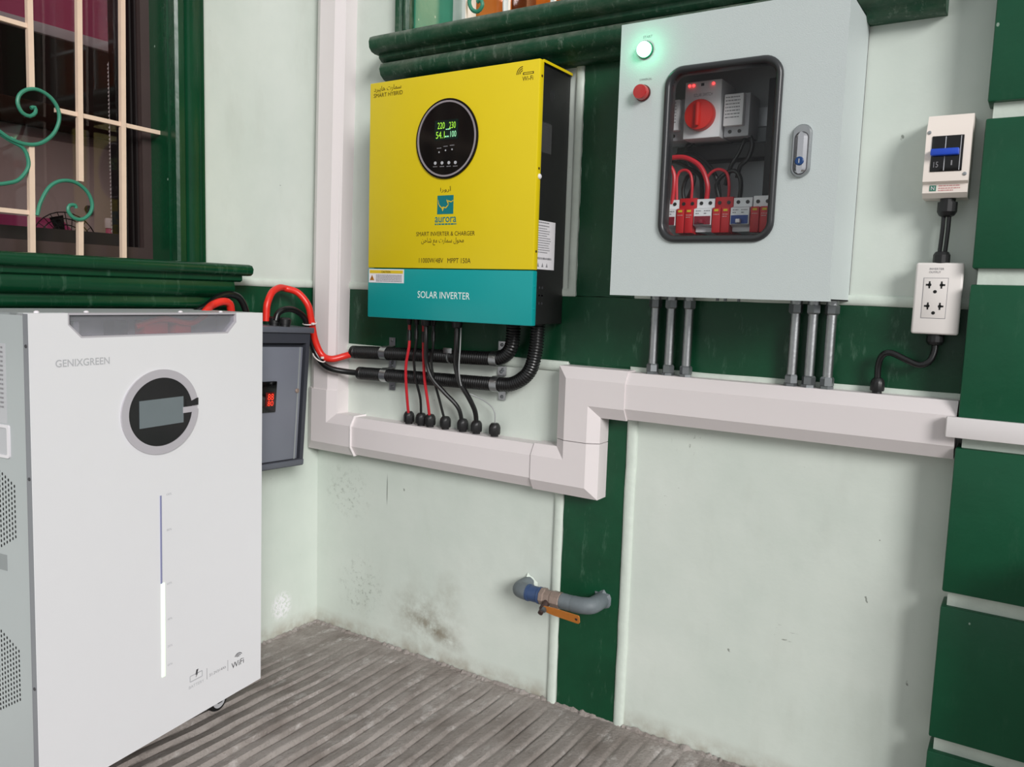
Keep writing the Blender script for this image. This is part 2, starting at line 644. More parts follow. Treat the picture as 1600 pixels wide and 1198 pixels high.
def rrect(x0, x1, z0, z1, r, n=6):
    out = []
    for cx, cz, a0 in ((x1 - r, z1 - r, 0), (x0 + r, z1 - r, PI / 2), (x0 + r, z0 + r, PI), (x1 - r, z0 + r, 1.5 * PI)):
        for k in range(n + 1):
            a = a0 + PI / 2 * k / n
            out.append((cx + r * math.cos(a), cz + r * math.sin(a)))
    return out


def circ(cx, cz, rx, rz=None, n=48, a0=0.0, a1=2 * PI):
    rz = rx if rz is None else rz
    full = abs(a1 - a0 - 2 * PI) < 1e-6
    m_ = n if full else n + 1
    return [(cx + rx * math.cos(a0 + (a1 - a0) * k / n), cz + rz * math.sin(a0 + (a1 - a0) * k / n)) for k in range(m_)]


def FRONT(y):      # elevation facing -Y at depth y; w grows towards the viewer
    return lambda u, v, w=0.0: (u, y - w, v)


def SIDE(x):       # elevation facing +X; u is y
    return lambda u, v, w=0.0: (x + w, u, v)


def lettering(txt, w, h, uc, vc, fn, mat, parent, name='lettering', label=None, thick=0.0004, bold=0.0):
    """flat print fitted to a w x h box centred on (uc, vc) of a face"""
    cu = bpy.data.curves.new('t', 'FONT')
    cu.body = txt
    cu.size = 1
    cu.resolution_u = 3
    cu.offset = bold
    ob = bpy.data.objects.new('t', cu)
    col.objects.link(ob)
    dg = bpy.context.evaluated_depsgraph_get()
    dg.update()
    me = bpy.data.meshes.new_from_object(ob.evaluated_get(dg))
    bpy.data.objects.remove(ob, do_unlink=True)
    vs = [v.co.copy() for v in me.vertices]
    fs = [tuple(p.vertices) for p in me.polygons]
    bpy.data.meshes.remove(me)
    if not vs:
        return None
    x0, x1 = min(v.x for v in vs), max(v.x for v in vs)
    y0, y1 = min(v.y for v in vs), max(v.y for v in vs)
    g = G()
    g.add([fn(uc + ((v.x - x0) / (x1 - x0) - .5) * w, vc + ((v.y - y0) / (y1 - y0) - .5) * h, thick) for v in vs], fs)
    return g.build(name, mat, parent, label, smooth=0)


def bars(rows, fn, mat, parent, name='fine_print', thick=0.0004):
    """lines of print too small to read: (u0,u1,v,height)"""
    g = G()
    for u0, u1, v, h in rows:
        u = u0
        while u < u1:
            ww = min(random.uniform(.6, 2.2) * h * 1.5, u1 - u)
            g.add([fn(u, v, thick), fn(u + ww, v, thick), fn(u + ww, v + h, thick), fn(u, v + h, thick)], [(0, 1, 2, 3)])
            u += ww + h * .5
    return g.build(name, mat, parent, smooth=0)


# ------------------------------------------------------------------ the setting
# floor of ribbed concrete
def rib_h(x, y):
    p = 0.0405
    u = (x / p + 0.25 + 0.10 * math.sin(y * 5.1 + x * 3) + 0.05 * math.sin(y * 17 + x * 9)) % 1.0
    fade = min(1.0, max(0.0, (-y - 0.012) / 0.05)) * min(1.0, max(0.12, (x + (-y) * 0.55 - 0.06) / 0.34))
    if u < 0.80:
        saw = u / 0.80
    elif u < 0.93:
        saw = 1 - (u - 0.80) / 0.13 * 1.25
    else:
        saw = -0.25 + (u - 0.93) / 0.07 * 0.25
    far = min(1.0, max(0.0, (-y - 0.05) / 0.45))
    d = abs(u - 0.9)
    cut = -0.0065 * (1 - d / 0.10) if d < 0.10 else 0.0
    groove = 0.0085 * (saw - .5) * far + cut * (1 - 0.6 * far)
    slope = 0.0
    wob = 0.0012 * math.sin(x * 31 + 4 * math.sin(y * 7)) * math.sin(y * 23 + x * 5)
    return (groove + slope) * fade + wob - 0.0005


g = G()
xs = []
x = -0.02
while x < 2.6:
    xs.append(x)
    x += 0.0405 / 9
ys = [0.02 - 0.022 * k for k in range(int(2.2 / 0.022))]
for y in ys:
    for x in xs:
        g.v.append((x, y, rib_h(x, min(y, 0))))
nx = len(xs)
for j in range(len(ys) - 1):
    for i in range(nx - 1):
        g.f.append((j * nx + i, (j + 1) * nx + i, (j + 1) * nx + i + 1, j * nx + i + 1))
floor = struct(g.build('floor', 'ribbed_concrete', smooth=60), 'grey ribbed concrete floor with long drainage grooves')
g = G()
yl, xr = ys[-1], xs[-1]
g.box(xr, 7, -7, 0.02, -0.1, -0.004).box(-0.02, xr, -7, yl, -0.1, -0.004)
g.build('apron', 'plain_concrete', floor)

def rough_edge(pts, fn, name):
    g_ = G()
    n_ = len(pts)
    for p_ in pts:
        r_ = random.uniform(.003, .0095)
        g_.v += [fn(p_, 0.002, -.004), fn(p_, r_ * random.uniform(.9, 2.2), -.004), fn(p_ , r_ * random.uniform(.5, 1.2), r_ * .55), fn(p_, 0.002, r_ * random.uniform(.5, 1.0))]
    for k in range(n_ - 1):
        for j_ in range(3):
            g_.f.append((k * 4 + j_, k * 4 + j_ + 1, k * 4 + 5 + j_, k * 4 + 4 + j_))
    return g_.build(name, 'ribbed_concrete', floor, smooth=60)


rough_edge([0.006 * k + random.uniform(-.002, .002) for k in range(265)], lambda p_, d, h: (p_, -d, h), 'rough_edge')
rough_edge([-0.006 * k + random.uniform(-.002, .002) for k in range(300)], lambda p_, d, h: (d, p_, h), 'rough_edge')
TOP = 2.75
# back wall with the high window opening
W2 = (0.325, 1.46, 1.545, 2.35)
g = G()
g.box(-0.2, W2[0], 0, 0.2, -0.1, TOP).box(W2[1], 3.2, 0, 0.2, -0.1, TOP)
g.box(W2[0], W2[1], 0, 0.2, -0.1, W2[2]).box(W2[0], W2[1], 0, 0.2, W2[3], TOP)
wall_back = struct(g.build('wall_back', 'mint_wall_paint', smooth=0), 'pale mint painted back wall')
# left wall with the window opening
W1 = (-1.42, -0.452, 0.985, 2.15)
g = G()
g.box(-0.2, 0, W1[1], 0, -0.1, TOP).box(-0.2, 0, -3.0, W1[0], -0.1, TOP)
g.box(-0.2, 0, W1[0], W1[1], -0.1, W1[2]).box(-0.2, 0, W1[0], W1[1], W1[3], TOP)
wall_left = struct(g.build('wall_left', 'mint_wall_paint', smooth=0), 'pale mint painted wall left of the corner')


def ragged(pts_n, a, b, fixed, amp, horiz=True):
    return [(a + (b - a) * k / pts_n, fixed + random.uniform(-amp, amp)) for k in range(pts_n + 1)]


# dark green bands, 2.5 mm of paint and plaster with hand-cut edges
T = 0.0025
band = thing('trim_1', 'dark green painted band and upright strip dividing the pale back wall', None, (0.8, 0, 0), kind='structure')
lo = ragged(60, 0.0, 1.577, 0.806, 0.0009)
hi = ragged(60, 1.577, 0.0, 0.955, 0.0009)
G().prism(lo + hi, FRONT(0), -0.001, T).build('horizontal_band', 'green_wall_paint', band)
le = [(b_, a_) for a_, b_ in ragged(40, 0.806, -0.05, 0.7985, 0.0010)]
re = [(b_, a_) for a_, b_ in ragged(40, -0.05, 0.806, 0.9465, 0.0010)]
G().prism(le + re, FRONT(0), -0.001, T).build('upright_strip', 'green_wall_paint', band)
le = [(b_, a_) for a_, b_ in ragged(40, 1.50, 0.954, 0.8085, 0.0008)]
re = [(b_, a_) for a_, b_ in ragged(40, 0.954, 1.50, 0.9465, 0.0008)]
G().prism(le + re, FRONT(0), -0.001, T).build('upright_strip', 'green_wall_paint', band)

band2 = thing('trim_2', 'dark green painted band on the wall behind the battery', None, (0, -0.2, 0.8), kind='structure')
lo = ragged(40, -2.6, 0.0, 0.806, 0.0009)
hi = ragged(40, 0.0, -2.6, 0.955, 0.0009)
G().prism(lo + hi, SIDE(0), -0.001, T).build('horizontal_band', 'green_wall_paint', band2)

# plaster beads round the pale panels
beads = thing('trim_3', 'raised pale plaster beads edging the wall panels', None, (0.8, 0, 0), kind='structure')


def bead_prof(w, d):
    return [(-w / 2, 0.001)] + [(-w / 2 * math.cos(PI * k / 8), -d * math.sin(PI * k / 8) ** .7) for k in range(1, 8)] + [(w / 2, 0.001)]


def bead(path, w, d, fn, parent):
    pts = []
    for a, b in zip(path, path[1:]):
        n = max(2, int(math.dist(a, b) / 0.05))
        for k in range(n):
            t = k / n
            j = 0.0007
            pts.append((a[0] + (b[0] - a[0]) * t + (random.uniform(-j, j) if 0 < k else 0), a[1] + (b[1] - a[1]) * t + (random.uniform(-j, j) if 0 < k else 0)))
    pts.append(path[-1])
    return G().sweep(pts, bead_prof(w, d), fn).build('bead', 'mint_bead_paint', parent)


BW = lambda u, v, d: (u, d, v)
LW = lambda u, v, d: (-d, u, v)
bead([(0.785, -0.02), (0.785, 0.797), (0.0, 0.797)], 0.024, 0.008, BW, beads)
bead([(0.959, -0.02), (0.959, 0.797), (1.58, 0.797)], 0.024, 0.008, BW, beads)
bead([(0.0, 0.963), (0.797, 0.963), (0.797, 1.47)], 0.020, 0.007, BW, beads)
bead([(0.959, 1.47), (0.959, 0.963), (1.58, 0.963)], 0.020, 0.007, BW, beads)
beads2 = thing('trim_4', 'raised pale plaster bead above the green band of the left wall', None, (0, -0.2, 0.96), kind='structure')
bead([(0.0, 0.963), (-2.6, 0.963)], 0.020, 0.007, LW, beads2)
bead([(0.0, 0.797), (-2.6, 0.797)], 0.018, 0.006, LW, beads2)

# pillar of green blocks with pale recessed joints
pillar = thing('wall_right', 'green pillar of wide painted blocks with pale recessed joints', None, (1.8, 0, 0), kind='structure')
G().box(1.583, 2.2, 0.0, -0.048, -0.1, TOP).build('joint_core', 'mint_bead_paint', pillar)
zj = [-0.10, 0.196, 0.459, 0.735, 1.008, 1.273, 1.53, 1.80, 2.07, 2.34, 2.61, TOP]
for i in range(len(zj) - 1):
    z0 = zj[i] + (0.013 if i else 0)
    z1 = zj[i + 1] - (0.013 if i < len(zj) - 2 else 0)
    G().box(1.5745, 2.21, 0.0, -0.060, z0, z1, 0.003).build('block', 'green_block_paint', pillar)

low_ = struct(G().box(1.755, 2.15, -0.061, -0.20, -0.05, 0.575, 0.004).build('shade_blocker', 'mint_wall_paint', smooth=0), 'unseen low stub added to shade the foot of the green pillar')  # added out-of-view block; casts the shade low on the pillar

# left window: casing, sill, reveal, sliding frame, panes
win1 = thing('window_1', 'window with green moulded surround and bronze sliding frame', None, (0, -0.9, 1.0), kind='structure')
cas = [(0, 0), (0, .022), (.006, .027), (.020, .027), (.026, .020), (.032, .030), (.046, .034), (.060, .030), (.064, .018), (.070, .016), (.080, .016), (.083, 0)]
prof = [(0.0415 - s, -d) for s, d in cas]
yc0, yc1 = W1[1] + 0.0415, W1[0] - 0.0415
G().sweep([(yc0, W1[2]), (yc0, W1[3] + .0415), (yc1, W1[3] + .0415), (yc1, W1[2])], prof, LW).build('casing', 'green_gloss_paint', win1)
sp = [(0.0, 1.004), (0.080, 1.004), (0.092, 1.001), (0.097, 0.993), (0.095, 0.983), (0.088, 0.978), (0.078, 0.977), (0.078, 0.966), (0.070, 0.962),
      (0.072, 0.955), (0.073, 0.945), (0.069, 0.935), (0.060, 0.928), (0.052, 0.926), (0.052, 0.919), (0.056, 0.914), (0.055, 0.906), (0.048, 0.900), (0.040, 0.899),
      (0.036, 0.888), (0.022, 0.878), (0.0, 0.876)]


def sill_part(prof_, e0, e1, name, mat, parent, back):
    """moulded sill; each end is returned to the wall by shortening with depth"""
    n = len(prof_)
    vs = []
    for e in (e0, e1):
        for d, z in prof_:
            vs.append((d, e, z) if not back else (e, -d, z))
    fs = [tuple(range(n)), tuple(range(2 * n - 1, n - 1, -1))] + [(i, (i + 1) % n, n + (i + 1) % n, n + i) for i in range(n)]
    return G().add(vs, fs).build(name, mat, parent, smooth=50)


sill_part(sp[:7] + [(0, 0.977)], -0.300, -1.57, 'sill', 'green_gloss_paint', win1, False)
sill_part([(0, 0.977)] + sp[6:9] + [(0, 0.962)], -0.318, -1.55, 'sill_moulding', 'green_gloss_paint', win1, False)
sill_part([(0, 0.962)] + sp[8:], -0.335, -1.53, 'sill_moulding', 'green_gloss_paint', win1, False)
# reveal linings
g = G()
g.box(-0.19, 0.0, W1[1], W1[1] - 0.004, W1[2], W1[3]).box(-0.19, 0.0, W1[0], W1[0] + 0.004, W1[2], W1[3])
g.box(-0.19, 0.0, W1[0], W1[1], W1[3] - 0.004, W1[3]).box(-0.19, 0.0, W1[0], W1[1], W1[2], W1[2] + 0.018)
g.build('reveal', 'green_gloss_paint', win1)
fr = G()
ya, yb, za, zb = W1[0] + .004, W1[1] - .004, W1[2] + .018, W1[3] - .004
fr.ring([(ya, za), (yb, za), (yb, zb), (ya, zb)], [(ya + .022, za + .03), (yb - .022, za + .03), (yb - .022, zb - .03), (ya + .022, zb - .03)], SIDE(-0.098), 0, 0.034)
fo = fr.build('frame', 'bronze_frame', win1)
G().ring([(ya, za), (yb, za), (yb, zb), (ya, zb)], [(ya + .024, za + .03), (yb - .024, za + .03), (yb - .024, zb - .03), (ya + .024, zb - .03)], SIDE(-0.165), 0, 0.067).build('inner_frame', 'bronze_dark', win1)
g = G()
for yy in (yb - .024, yb - .036):
    g.box(-0.160, -0.078, yy - .004, yy, za + .03, zb - .03)
g.build('track', 'bronze_dark', fo)
for k, (y0, y1, xx) in enumerate(((-0.96, yb - .046, -0.105), (ya + .024, -0.90, -0.130))):
    z0, z1 = za + .028, zb - .028
    s = G().ring([(y0, z0), (y1, z0), (y1, z1), (y0, z1)], [(y0 + .03, z0 + .03), (y1 - .012, z0 + .03), (y1 - .012, z1 - .03), (y0 + .03, z1 - .03)], SIDE(xx), 0, 0.02).build('sash', 'bronze_dark', win1)
    G().box(xx + .008, xx + .012, y0 + .03, y1 - .012, z0 + .03, z1 - .03).build('pane', 'house_pane', s)

# high window over the inverter
win2 = thing('window_2', 'high window with weathered green surround above the inverter', None, (0.9, 0, 1.5), kind='structure')
xc0, xc1 = W2[0] - 0.0225, W2[1] + 0.0225
cas2 = [(0, 0), (0, .018), (.006, .024), (.014, .024), (.020, .016), (.026, .026), (.036, .028), (.042, .022), (.045, 0)]
prof2 = [(s - .0225, -d) for s, d in cas2]
G().sweep([(xc0, W2[2]), (xc0, W2[3] + .0225), (xc1, W2[3] + .0225), (xc1, W2[2])], prof2, BW).build('casing', 'green_weathered_paint', win2)
sp2a = [(0, 1.566), (0.076, 1.564), (0.088, 1.558), (0.092, 1.548), (0.090, 1.534), (0.082, 1.526), (0.070, 1.523), (0, 1.523)]
sp2b = [(0, 1.524), (0.066, 1.524), (0.066, 1.514), (0.056, 1.506), (0, 1.506)]
sp2c = [(0, 1.507), (0.050, 1.507), (0.064, 1.500), (0.069, 1.488), (0.064, 1.474), (0.052, 1.465), (0.044, 1.463), (0.036, 1.452), (0.028, 1.447), (0, 1.447)]
sill_part(sp2a, 0.262, 1.517, 'sill', 'green_weathered_paint', win2, True)
sill_part(sp2b, 0.272, 1.507, 'sill_moulding', 'green_weathered_paint', win2, True)
sill_part(sp2c, 0.276, 1.500, 'sill_moulding', 'green_weathered_paint', win2, True)
g = G()
g.box(W2[0], W2[0] + .004, 0, 0.19, W2[2], W2[3]).box(W2[1] - .004, W2[1], 0, 0.19, W2[2], W2[3])
g.box(W2[0], W2[1], 0, 0.19, W2[3] - .004, W2[3]).box(W2[0], W2[1], 0, 0.19, W2[2], W2[2] + .01)
g.build('reveal', 'scroll_green', win2)
xa, xb, za, zb = W2[0] + .004, W2[1] - .004, W2[2] + .01, W2[3] - .004
f2 = G().ring([(xa, za), (xb, za), (xb, zb), (xa, zb)], [(xa + .045, za + .03), (xb - .045, za + .03), (xb - .045, zb - .03), (xa + .045, zb - .03)], FRONT(0.19), 0, 0.04).build('frame', 'grille_white', win2)
G().box(xa + .045, xb - .045, 0.168, 0.172, za + .03, zb - .03).build('pane', 'clear_pane', f2)

# room behind the left window and behind the high window
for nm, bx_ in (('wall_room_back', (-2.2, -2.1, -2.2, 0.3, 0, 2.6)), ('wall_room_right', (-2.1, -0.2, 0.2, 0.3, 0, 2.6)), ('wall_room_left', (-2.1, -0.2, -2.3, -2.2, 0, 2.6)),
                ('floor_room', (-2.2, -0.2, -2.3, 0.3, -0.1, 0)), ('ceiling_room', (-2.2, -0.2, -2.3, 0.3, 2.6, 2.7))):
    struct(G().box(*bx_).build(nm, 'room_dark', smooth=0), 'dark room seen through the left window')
for nm, bx_ in (('wall_loft_back', (-0.1, 3.2, 2.6, 2.7, 0.6, 3.0)), ('wall_loft_left', (-0.1, 0.0, 0.2, 2.6, 0.6, 3.0)), ('wall_loft_right', (3.1, 3.2, 0.2, 2.6, 0.6, 3.0)), ('floor_loft', (-0.1, 3.2, 0.2, 2.7, 0.5, 0.6))):
    struct(G().box(*bx_).build(nm, 'wood_orange', smooth=0), 'wood lined room seen through the high window')
rl = bpy.data.lights.new('inner_room_fill', 'POINT')  # added fill light without a fixture, brightens the room behind the left window
rl.energy = 17
rl.color = (1.0, 0.9, 0.86)
rl.shadow_soft_size = 0.1
rlo = bpy.data.objects.new('inner_room_fill', rl)
col.objects.link(rlo)
rlo.location = (-0.55, -1.3, 2.35)
cl = struct(thing('ceiling', 'orange timber board ceiling seen through the high window', None, (1.5, 1.4, 2.5), kind='structure'))
bme = G().box(-1.6, 1.6, -0.052, 0.052, 0, 0.02, 0.003).mesh('plank', 'wood_orange')
for k in range(22):
    piece('plank', bme, cl, (1.5, 0.27 + k * 0.108, 2.55))
lamp = bpy.data.lights.new('room_lamp', 'POINT')
lamp.energy = 20
lamp.color = (1.0, 0.78, 0.5)
lamp.shadow_soft_size = 0.12
lo_ = bpy.data.objects.new('room_lamp', lamp)
col.objects.link(lo_)
lo_.location = (1.2, 1.3, 2.2)
po = thing('wood_post', 'brown wooden post seen inside the high window', 'post', (0.16, 0.75, 0.6))
G().box(0.13, 0.19, 0.72, 0.78, 0.6, 2.55, 0.004).build('post_shaft', 'wood_brown', po)
G().box(0.115, 0.205, 0.705, 0.795, 2.48, 2.55, 0.004).build('post_cap', 'wood_brown', po)

# ------------------------------------------------------------------ window grilles
gr = thing('window_grille', 'cream iron bar grille with green scrolls in the left window', 'grille', (-0.03, -0.9, 1.0))
GX = -0.03


def gbar(y0, z0, y1, z1, w=0.0105, dx=0.0):
    pts = [(y0, z0), (y1, z1)]
    return G().sweep(pts, [(-w / 2, -w / 2), (w / 2, -w / 2), (w / 2, w / 2), (-w / 2, w / 2)], lambda u, v, dd: (GX + dd + dx, u, v)).build('grille_bar', 'grille_cream', gr)


ZB, ZT = 1.003, 2.14
gbar(-0.736, 1.328, -0.728, ZT)
gbar(-0.7445, ZB, -0.740, 1.216)
gbar(-0.6425, 1.160, -0.625, ZT)
gbar(-0.647, ZB, -0.645, 1.081)
gbar(-0.5505, ZB, -0.532, ZT)
for yy in (-0.842, -0.94, -1.038, -1.136, -1.234, -1.332):
    gbar(yy, ZB, yy + .01, ZT)
gbar(-0.688, 1.296, -0.455, 1.2915, .0088, -.003)
gbar(-1.40, 1.089, -0.740, 1.0855, .0088, -.003)
gbar(-1.40, 1.452, -0.735, 1.4445, .0088, -.003)
S1 = [(-0.805, 1.236), (-0.782, 1.223), (-0.754, 1.217), (-0.725, 1.223), (-0.699, 1.245), (-0.686, 1.275), (-0.689, 1.300), (-0.704, 1.318), (-0.726, 1.326), (-0.746, 1.322), (-0.761, 1.309), (-0.765, 1.292), (-0.757, 1.276), (-0.743, 1.272), (-0.732, 1.281), (-0.733, 1.291), (-0.741, 1.288)]
S2 = [(-0.735, 1.081), (-0.728, 1.107), (-0.710, 1.139), (-0.686, 1.155), (-0.657, 1.156), (-0.633, 1.141), (-0.622, 1.118), (-0.626, 1.097), (-0.643, 1.082), (-0.662, 1.083), (-0.673, 1.097), (-0.669, 1.108), (-0.658, 1.109), (-0.656, 1.103)]
S3 = [(-0.818, 1.131), (-0.790, 1.137), (-0.766, 1.147), (-0.748, 1.172), (-0.748, 1.194), (-0.757, 1.210), (-0.778, 1.219), (-0.796, 1.228)]
for S, dx in ((S1, 0.007), (S2, 0.007), (S3, 0.003)):
    G().tube(spline([(GX + dx, a, b) for a, b in S], 0.005), 0.0038, 8).build('scroll', 'scroll_green', gr)
    if S is S1:   # mirrored scroll further along, outside the frame of the photograph
        G().tube(spline([(GX + dx, -1.64 - a, b) for a, b in S], 0.005), 0.0038, 8).build('scroll', 'scroll_green', gr)

gr2 = thing('window_grille', 'white bar grille with a small scroll in the high window', 'grille', (0.9, 0.10, 1.56))
for k in range(9):
    xx = 0.405 + 0.128 * k
    G().box(xx - .005, xx + .005, 0.095, 0.105, W2[2] + .01, W2[3] - .004).build('grille_bar', 'grille_white', gr2)
G().box(W2[0] + .004, W2[1] - .004, 0.096, 0.104, 1.78, 1.79).build('grille_bar', 'grille_white', gr2)
S4 = [(0.455, 1.70), (0.432, 1.688), (0.424, 1.668), (0.434, 1.648), (0.452, 1.642), (0.464, 1.654), (0.458, 1.668), (0.448, 1.664)]
G().tube(spline([(a, 0.092, b) for a, b in S4], 0.005), 0.005, 8).build('scroll', 'scroll_green', gr2)
S5 = [(0.565, 1.72), (0.545, 1.70), (0.530, 1.66), (0.533, 1.60), (0.54, 1.57)]
G().tube(spline([(a, 0.092, b) for a, b in S5], 0.005), 0.005, 8).build('scroll', 'grille_white', gr2)

# ------------------------------------------------------------------ things seen inside the left window
bl = thing('roller_blind', 'pink roller blind with a pale hem behind the barred window', 'blind', (-0.30, -0.7, 1.52))
G().box(-0.302, -0.298, -1.35, -0.392, 1.535, 2.15).build('cloth', 'blind_pink', bl)
G().box(-0.306, -0.294, -1.352, -0.390, 1.512, 1.537, 0.004).build('hem_bar', 'blind_hem', bl)
ch = thing('pull_chain', 'beaded pull chain hanging beside the pink blind', 'chain', (-0.30, -0.412, 1.06))
g = G()
for k in range(46):
    g.lathe([(0.0006, -.004), (0.0032, -.002), (0.0032, .002), (0.0006, .004)], (-0.300, -0.412, 1.06 + k * 0.0094), 'Z', 6)
bo = g.build('beads', 'bead_chain', ch)
bo['kind'] = 'stuff'
G().tube([(-0.300, -0.412, 1.06), (-0.300, -0.412, 1.49)], 0.0008, 5).build('cord', 'bead_chain', ch)
dr = thing('dresser', 'pale dresser with dark top inside the room', 'dresser', (-0.95, -0.5, 0))
G().box(-1.10, -0.81, -1.05, 0.10, 0.0, 1.39, 0.006).build('carcass', 'dresser_cream', dr)
G().box(-1.12, -0.79, -1.07, 0.12, 1.39, 1.46, 0.004).build('dresser_top', 'dresser_brown', dr)
for a, b in ((0.98, 1.36), (0.58, 0.94)):
    for y0_, y1_ in ((-1.02, -0.50), (-0.46, 0.07)):
        d_ = G().box(-0.81, -0.798, y0_, y1_, a, b, 0.004).build('drawer_front', 'dresser_cream', dr)
        G().lathe([(.006, 0), (.012, .012), (.010, .02)], (-0.798, (y0_ + y1_) / 2, (a + b) / 2), 'X', 12).build('knob', 'bronze_dark', d_)
pc = thing('plastic_chair', 'pink plastic chair inside the room behind the grille', 'chair', (-0.60, -0.55, 0.0))
G().box(-0.74, -0.47, -0.72, -0.38, 0.62, 0.65, 0.01).build('seat', 'chair_pink', pc)
G().prism([(-0.71, 0.65), (-0.39, 0.65), (-0.40, 1.07), (-0.44, 1.11), (-0.66, 1.11), (-0.70, 1.07)], SIDE(-0.50), 0, 0.02).build('backrest', 'chair_pink', pc)
for sx in (-0.725, -0.485):
    for sy in (-0.705, -0.395):
        G().box(sx - .013, sx + .013, sy - .013, sy + .013, 0, 0.625).build('leg', 'chair_pink', pc)
tb = thing('side_table', 'dark side table just inside the left window', 'table', (-0.34, -0.55, 0.0))
G().box(-0.44, -0.22, -0.85, -0.30, 0.915, 0.935, 0.003).build('table_top', 'dresser_brown', tb)
for sx in (-0.425, -0.235):
    for sy in (-0.835, -0.315):
        G().box(sx - .012, sx + .012, sy - .012, sy + .012, 0, 0.916).build('leg', 'dresser_brown', tb)
bo_ = thing('bottle', 'pink bottle standing on the table inside the window', 'bottle', (-0.33, -0.40, 0.935))
G().lathe([(.022, 0), (.024, .004), (.024, .10), (.018, .125), (.010, .14), (.010, .155)], (-0.33, -0.40, 0.935), 'Z', 20).build('bottle_body', 'chair_pink', bo_)
G().lathe([(.012, .153), (.012, .175), (.010, .178)], (-0.33, -0.40, 0.935), 'Z', 16).build('bottle_cap', 'blind_hem', bo_)
fn_ = thing('desk_fan', 'black wire desk fan standing inside the window', 'fan', (-0.34, -0.545, 0.935))
cg = Vector((-0.30, -0.53, 1.035))
g = G()
for rr in (0.035, 0.05, 0.065, 0.08):
    g.tube([cg + Vector((0.02 * (1 - rr / .08), rr * math.cos(a), rr * math.sin(a))) for a in [2 * PI * k / 28 for k in range(29)]], 0.0014, 5)
for k in range(28):
    a = 2 * PI * k / 28
    g.tube([cg + Vector((0.02, .012 * math.cos(a), .012 * math.sin(a))), cg + Vector((0, .08 * math.cos(a), .08 * math.sin(a)))], 0.001, 4)
g.build('guard', 'fan_black', fn_)
G().lathe([(.014, 0), (.014, .004), (.03, .012), (.032, .06), (.02, .08)], cg + Vector((0.012, 0, 0)), (-1, 0, 0), 16).build('motor', 'fan_black', fn_)
for k in range(4):
    a = PI / 2 * k + .3
    u = Vector((0, math.cos(a), math.sin(a)))
    w_ = Vector((0, -math.sin(a), math.cos(a)))
    q = [cg + u * .012 - w_ * .006, cg + u * .07 - w_ * .022 + Vector((-.008, 0, 0)), cg + u * .072 + w_ * .018 + Vector((.004, 0, 0)), cg + u * .012 + w_ * .006]
    g = G().add(q + [p_ + Vector((-.0015, 0, 0)) for p_ in q], [(0, 1, 2, 3), (7, 6, 5, 4), (0, 4, 5, 1), (1, 5, 6, 2), (2, 6, 7, 3), (3, 7, 4, 0)])
    g.build('blade', 'fan_black', fn_)
G().lathe([(.008, 0), (.008, .10)], (-0.34, -0.53, 0.94), 'Z', 12).build('stand', 'fan_black', fn_)
G().lathe([(.06, 0), (.06, .012), (.02, .02)], (-0.34, -0.53, 0.9355), 'Z', 24).build('foot', 'fan_black', fn_)

# ------------------------------------------------------------------ cable trunking
TW, TC, TS, TD = 0.100, 0.024, 0.040, 0.055


def tprof(w, c=TC, s=TS, d=TD):
    return [(-w / 2, 0), (-w / 2, -s), (-w / 2 + c, -d), (w / 2 - c, -d), (w / 2, -s), (w / 2, 0)]


tr = thing('cable_trunking', 'white plastic cable trunking stepping up across the back wall', 'trunking', (0.8, 0, 0.5))


def straight(a, b):
    return G().sweep([a, b], tprof(TW), BW).build('straight_length', 'trunking_plastic', tr, smooth=0)


def elbow(pts, w=0.106):
    return G().sweep(pts, tprof(w, TC + .001, TS + .003, TD + .003), BW).build('elbow', 'trunking_plastic', tr, smooth=0)


zl, zu = 0.568, 0.749
straight((0.066, 0.672), (0.090, 1.90))
G().box(0.112, 0.121, -0.0425, -0.044, 0.78, 1.30).build('cover_lip', 'trunking_joint', tr)
elbow([(0.0645, 0.684), (0.0625, zl), (0.180, zl)])
straight((0.176, zl), (0.742, zl))
elbow([(0.738, zl), (0.849, zl), (0.849, 0.6385)])
elbow([(0.849, 0.640), (0.849, zu), (0.962, zu)])
straight((0.958, zu), (1.572, zu))
# thin pale joint cover at the first seam
jp = tprof(0.108, TC + .001, TS + .005, TD + .005)
G().sweep([(0.180, zl), (0.1825, zl)], jp, BW).build('joint_strip', 'trunking_joint', tr, smooth=0)

# small trunking on the pillar
st_ = thing('mini_trunking', 'narrow white trunking running across the green pillar', 'trunking', (1.8, -0.06, 0.75))
G().box(1.5580, 2.2, -0.060, -0.071, 0.7420, 0.7745, 0.0008).build('base_channel', 'trunking_joint', st_)
G().box(1.5595, 2.2, -0.069, -0.077, 0.7410, 0.7755, 0.0015).build('cover', 'trunking_joint', st_)

# ------------------------------------------------------------------ solar inverter
IX0, IX1, IZ0, IZ1, IY = 0.3135, 0.7785, 0.889, 1.433, -0.140
inv = thing('solar_inverter', 'yellow and teal solar inverter with round black display on the wall', 'inverter', (0.546, 0, IZ0))
G().box(IX0 + .004, IX1 - .004, -0.003, IY + .016, IZ0 + .003, IZ1 - .004, 0.002).build('chassis', 'inverter_black', inv)
ZT_ = 1.0065
cov = G()
cov.box(IX0, IX1, IY, IY + .018, ZT_, IZ1, 0.0025)
cover = cov.build('upper_cover', 'inverter_yellow', inv, 'bright yellow front cover')
G().box(IX0 - .001, IX1 + .001, IY + .016, -0.004, IZ1 - .005, IZ1, 0.001).build('top_lid', 'inverter_black', inv)
G().box(IX1 - .004, IX1 + .0015, IY + .014, -0.006, IZ1 - .0045, IZ1 + .001).build('lid_edge', 'inverter_yellow', inv)
low = G().box(IX0, IX1, IY, IY + .018, IZ0, ZT_ - .0015, 0.0025).build('lower_cover', 'inverter_teal', inv, 'teal lower front cover')
FI = FRONT(IY)
RC = (0.544, 1.290)
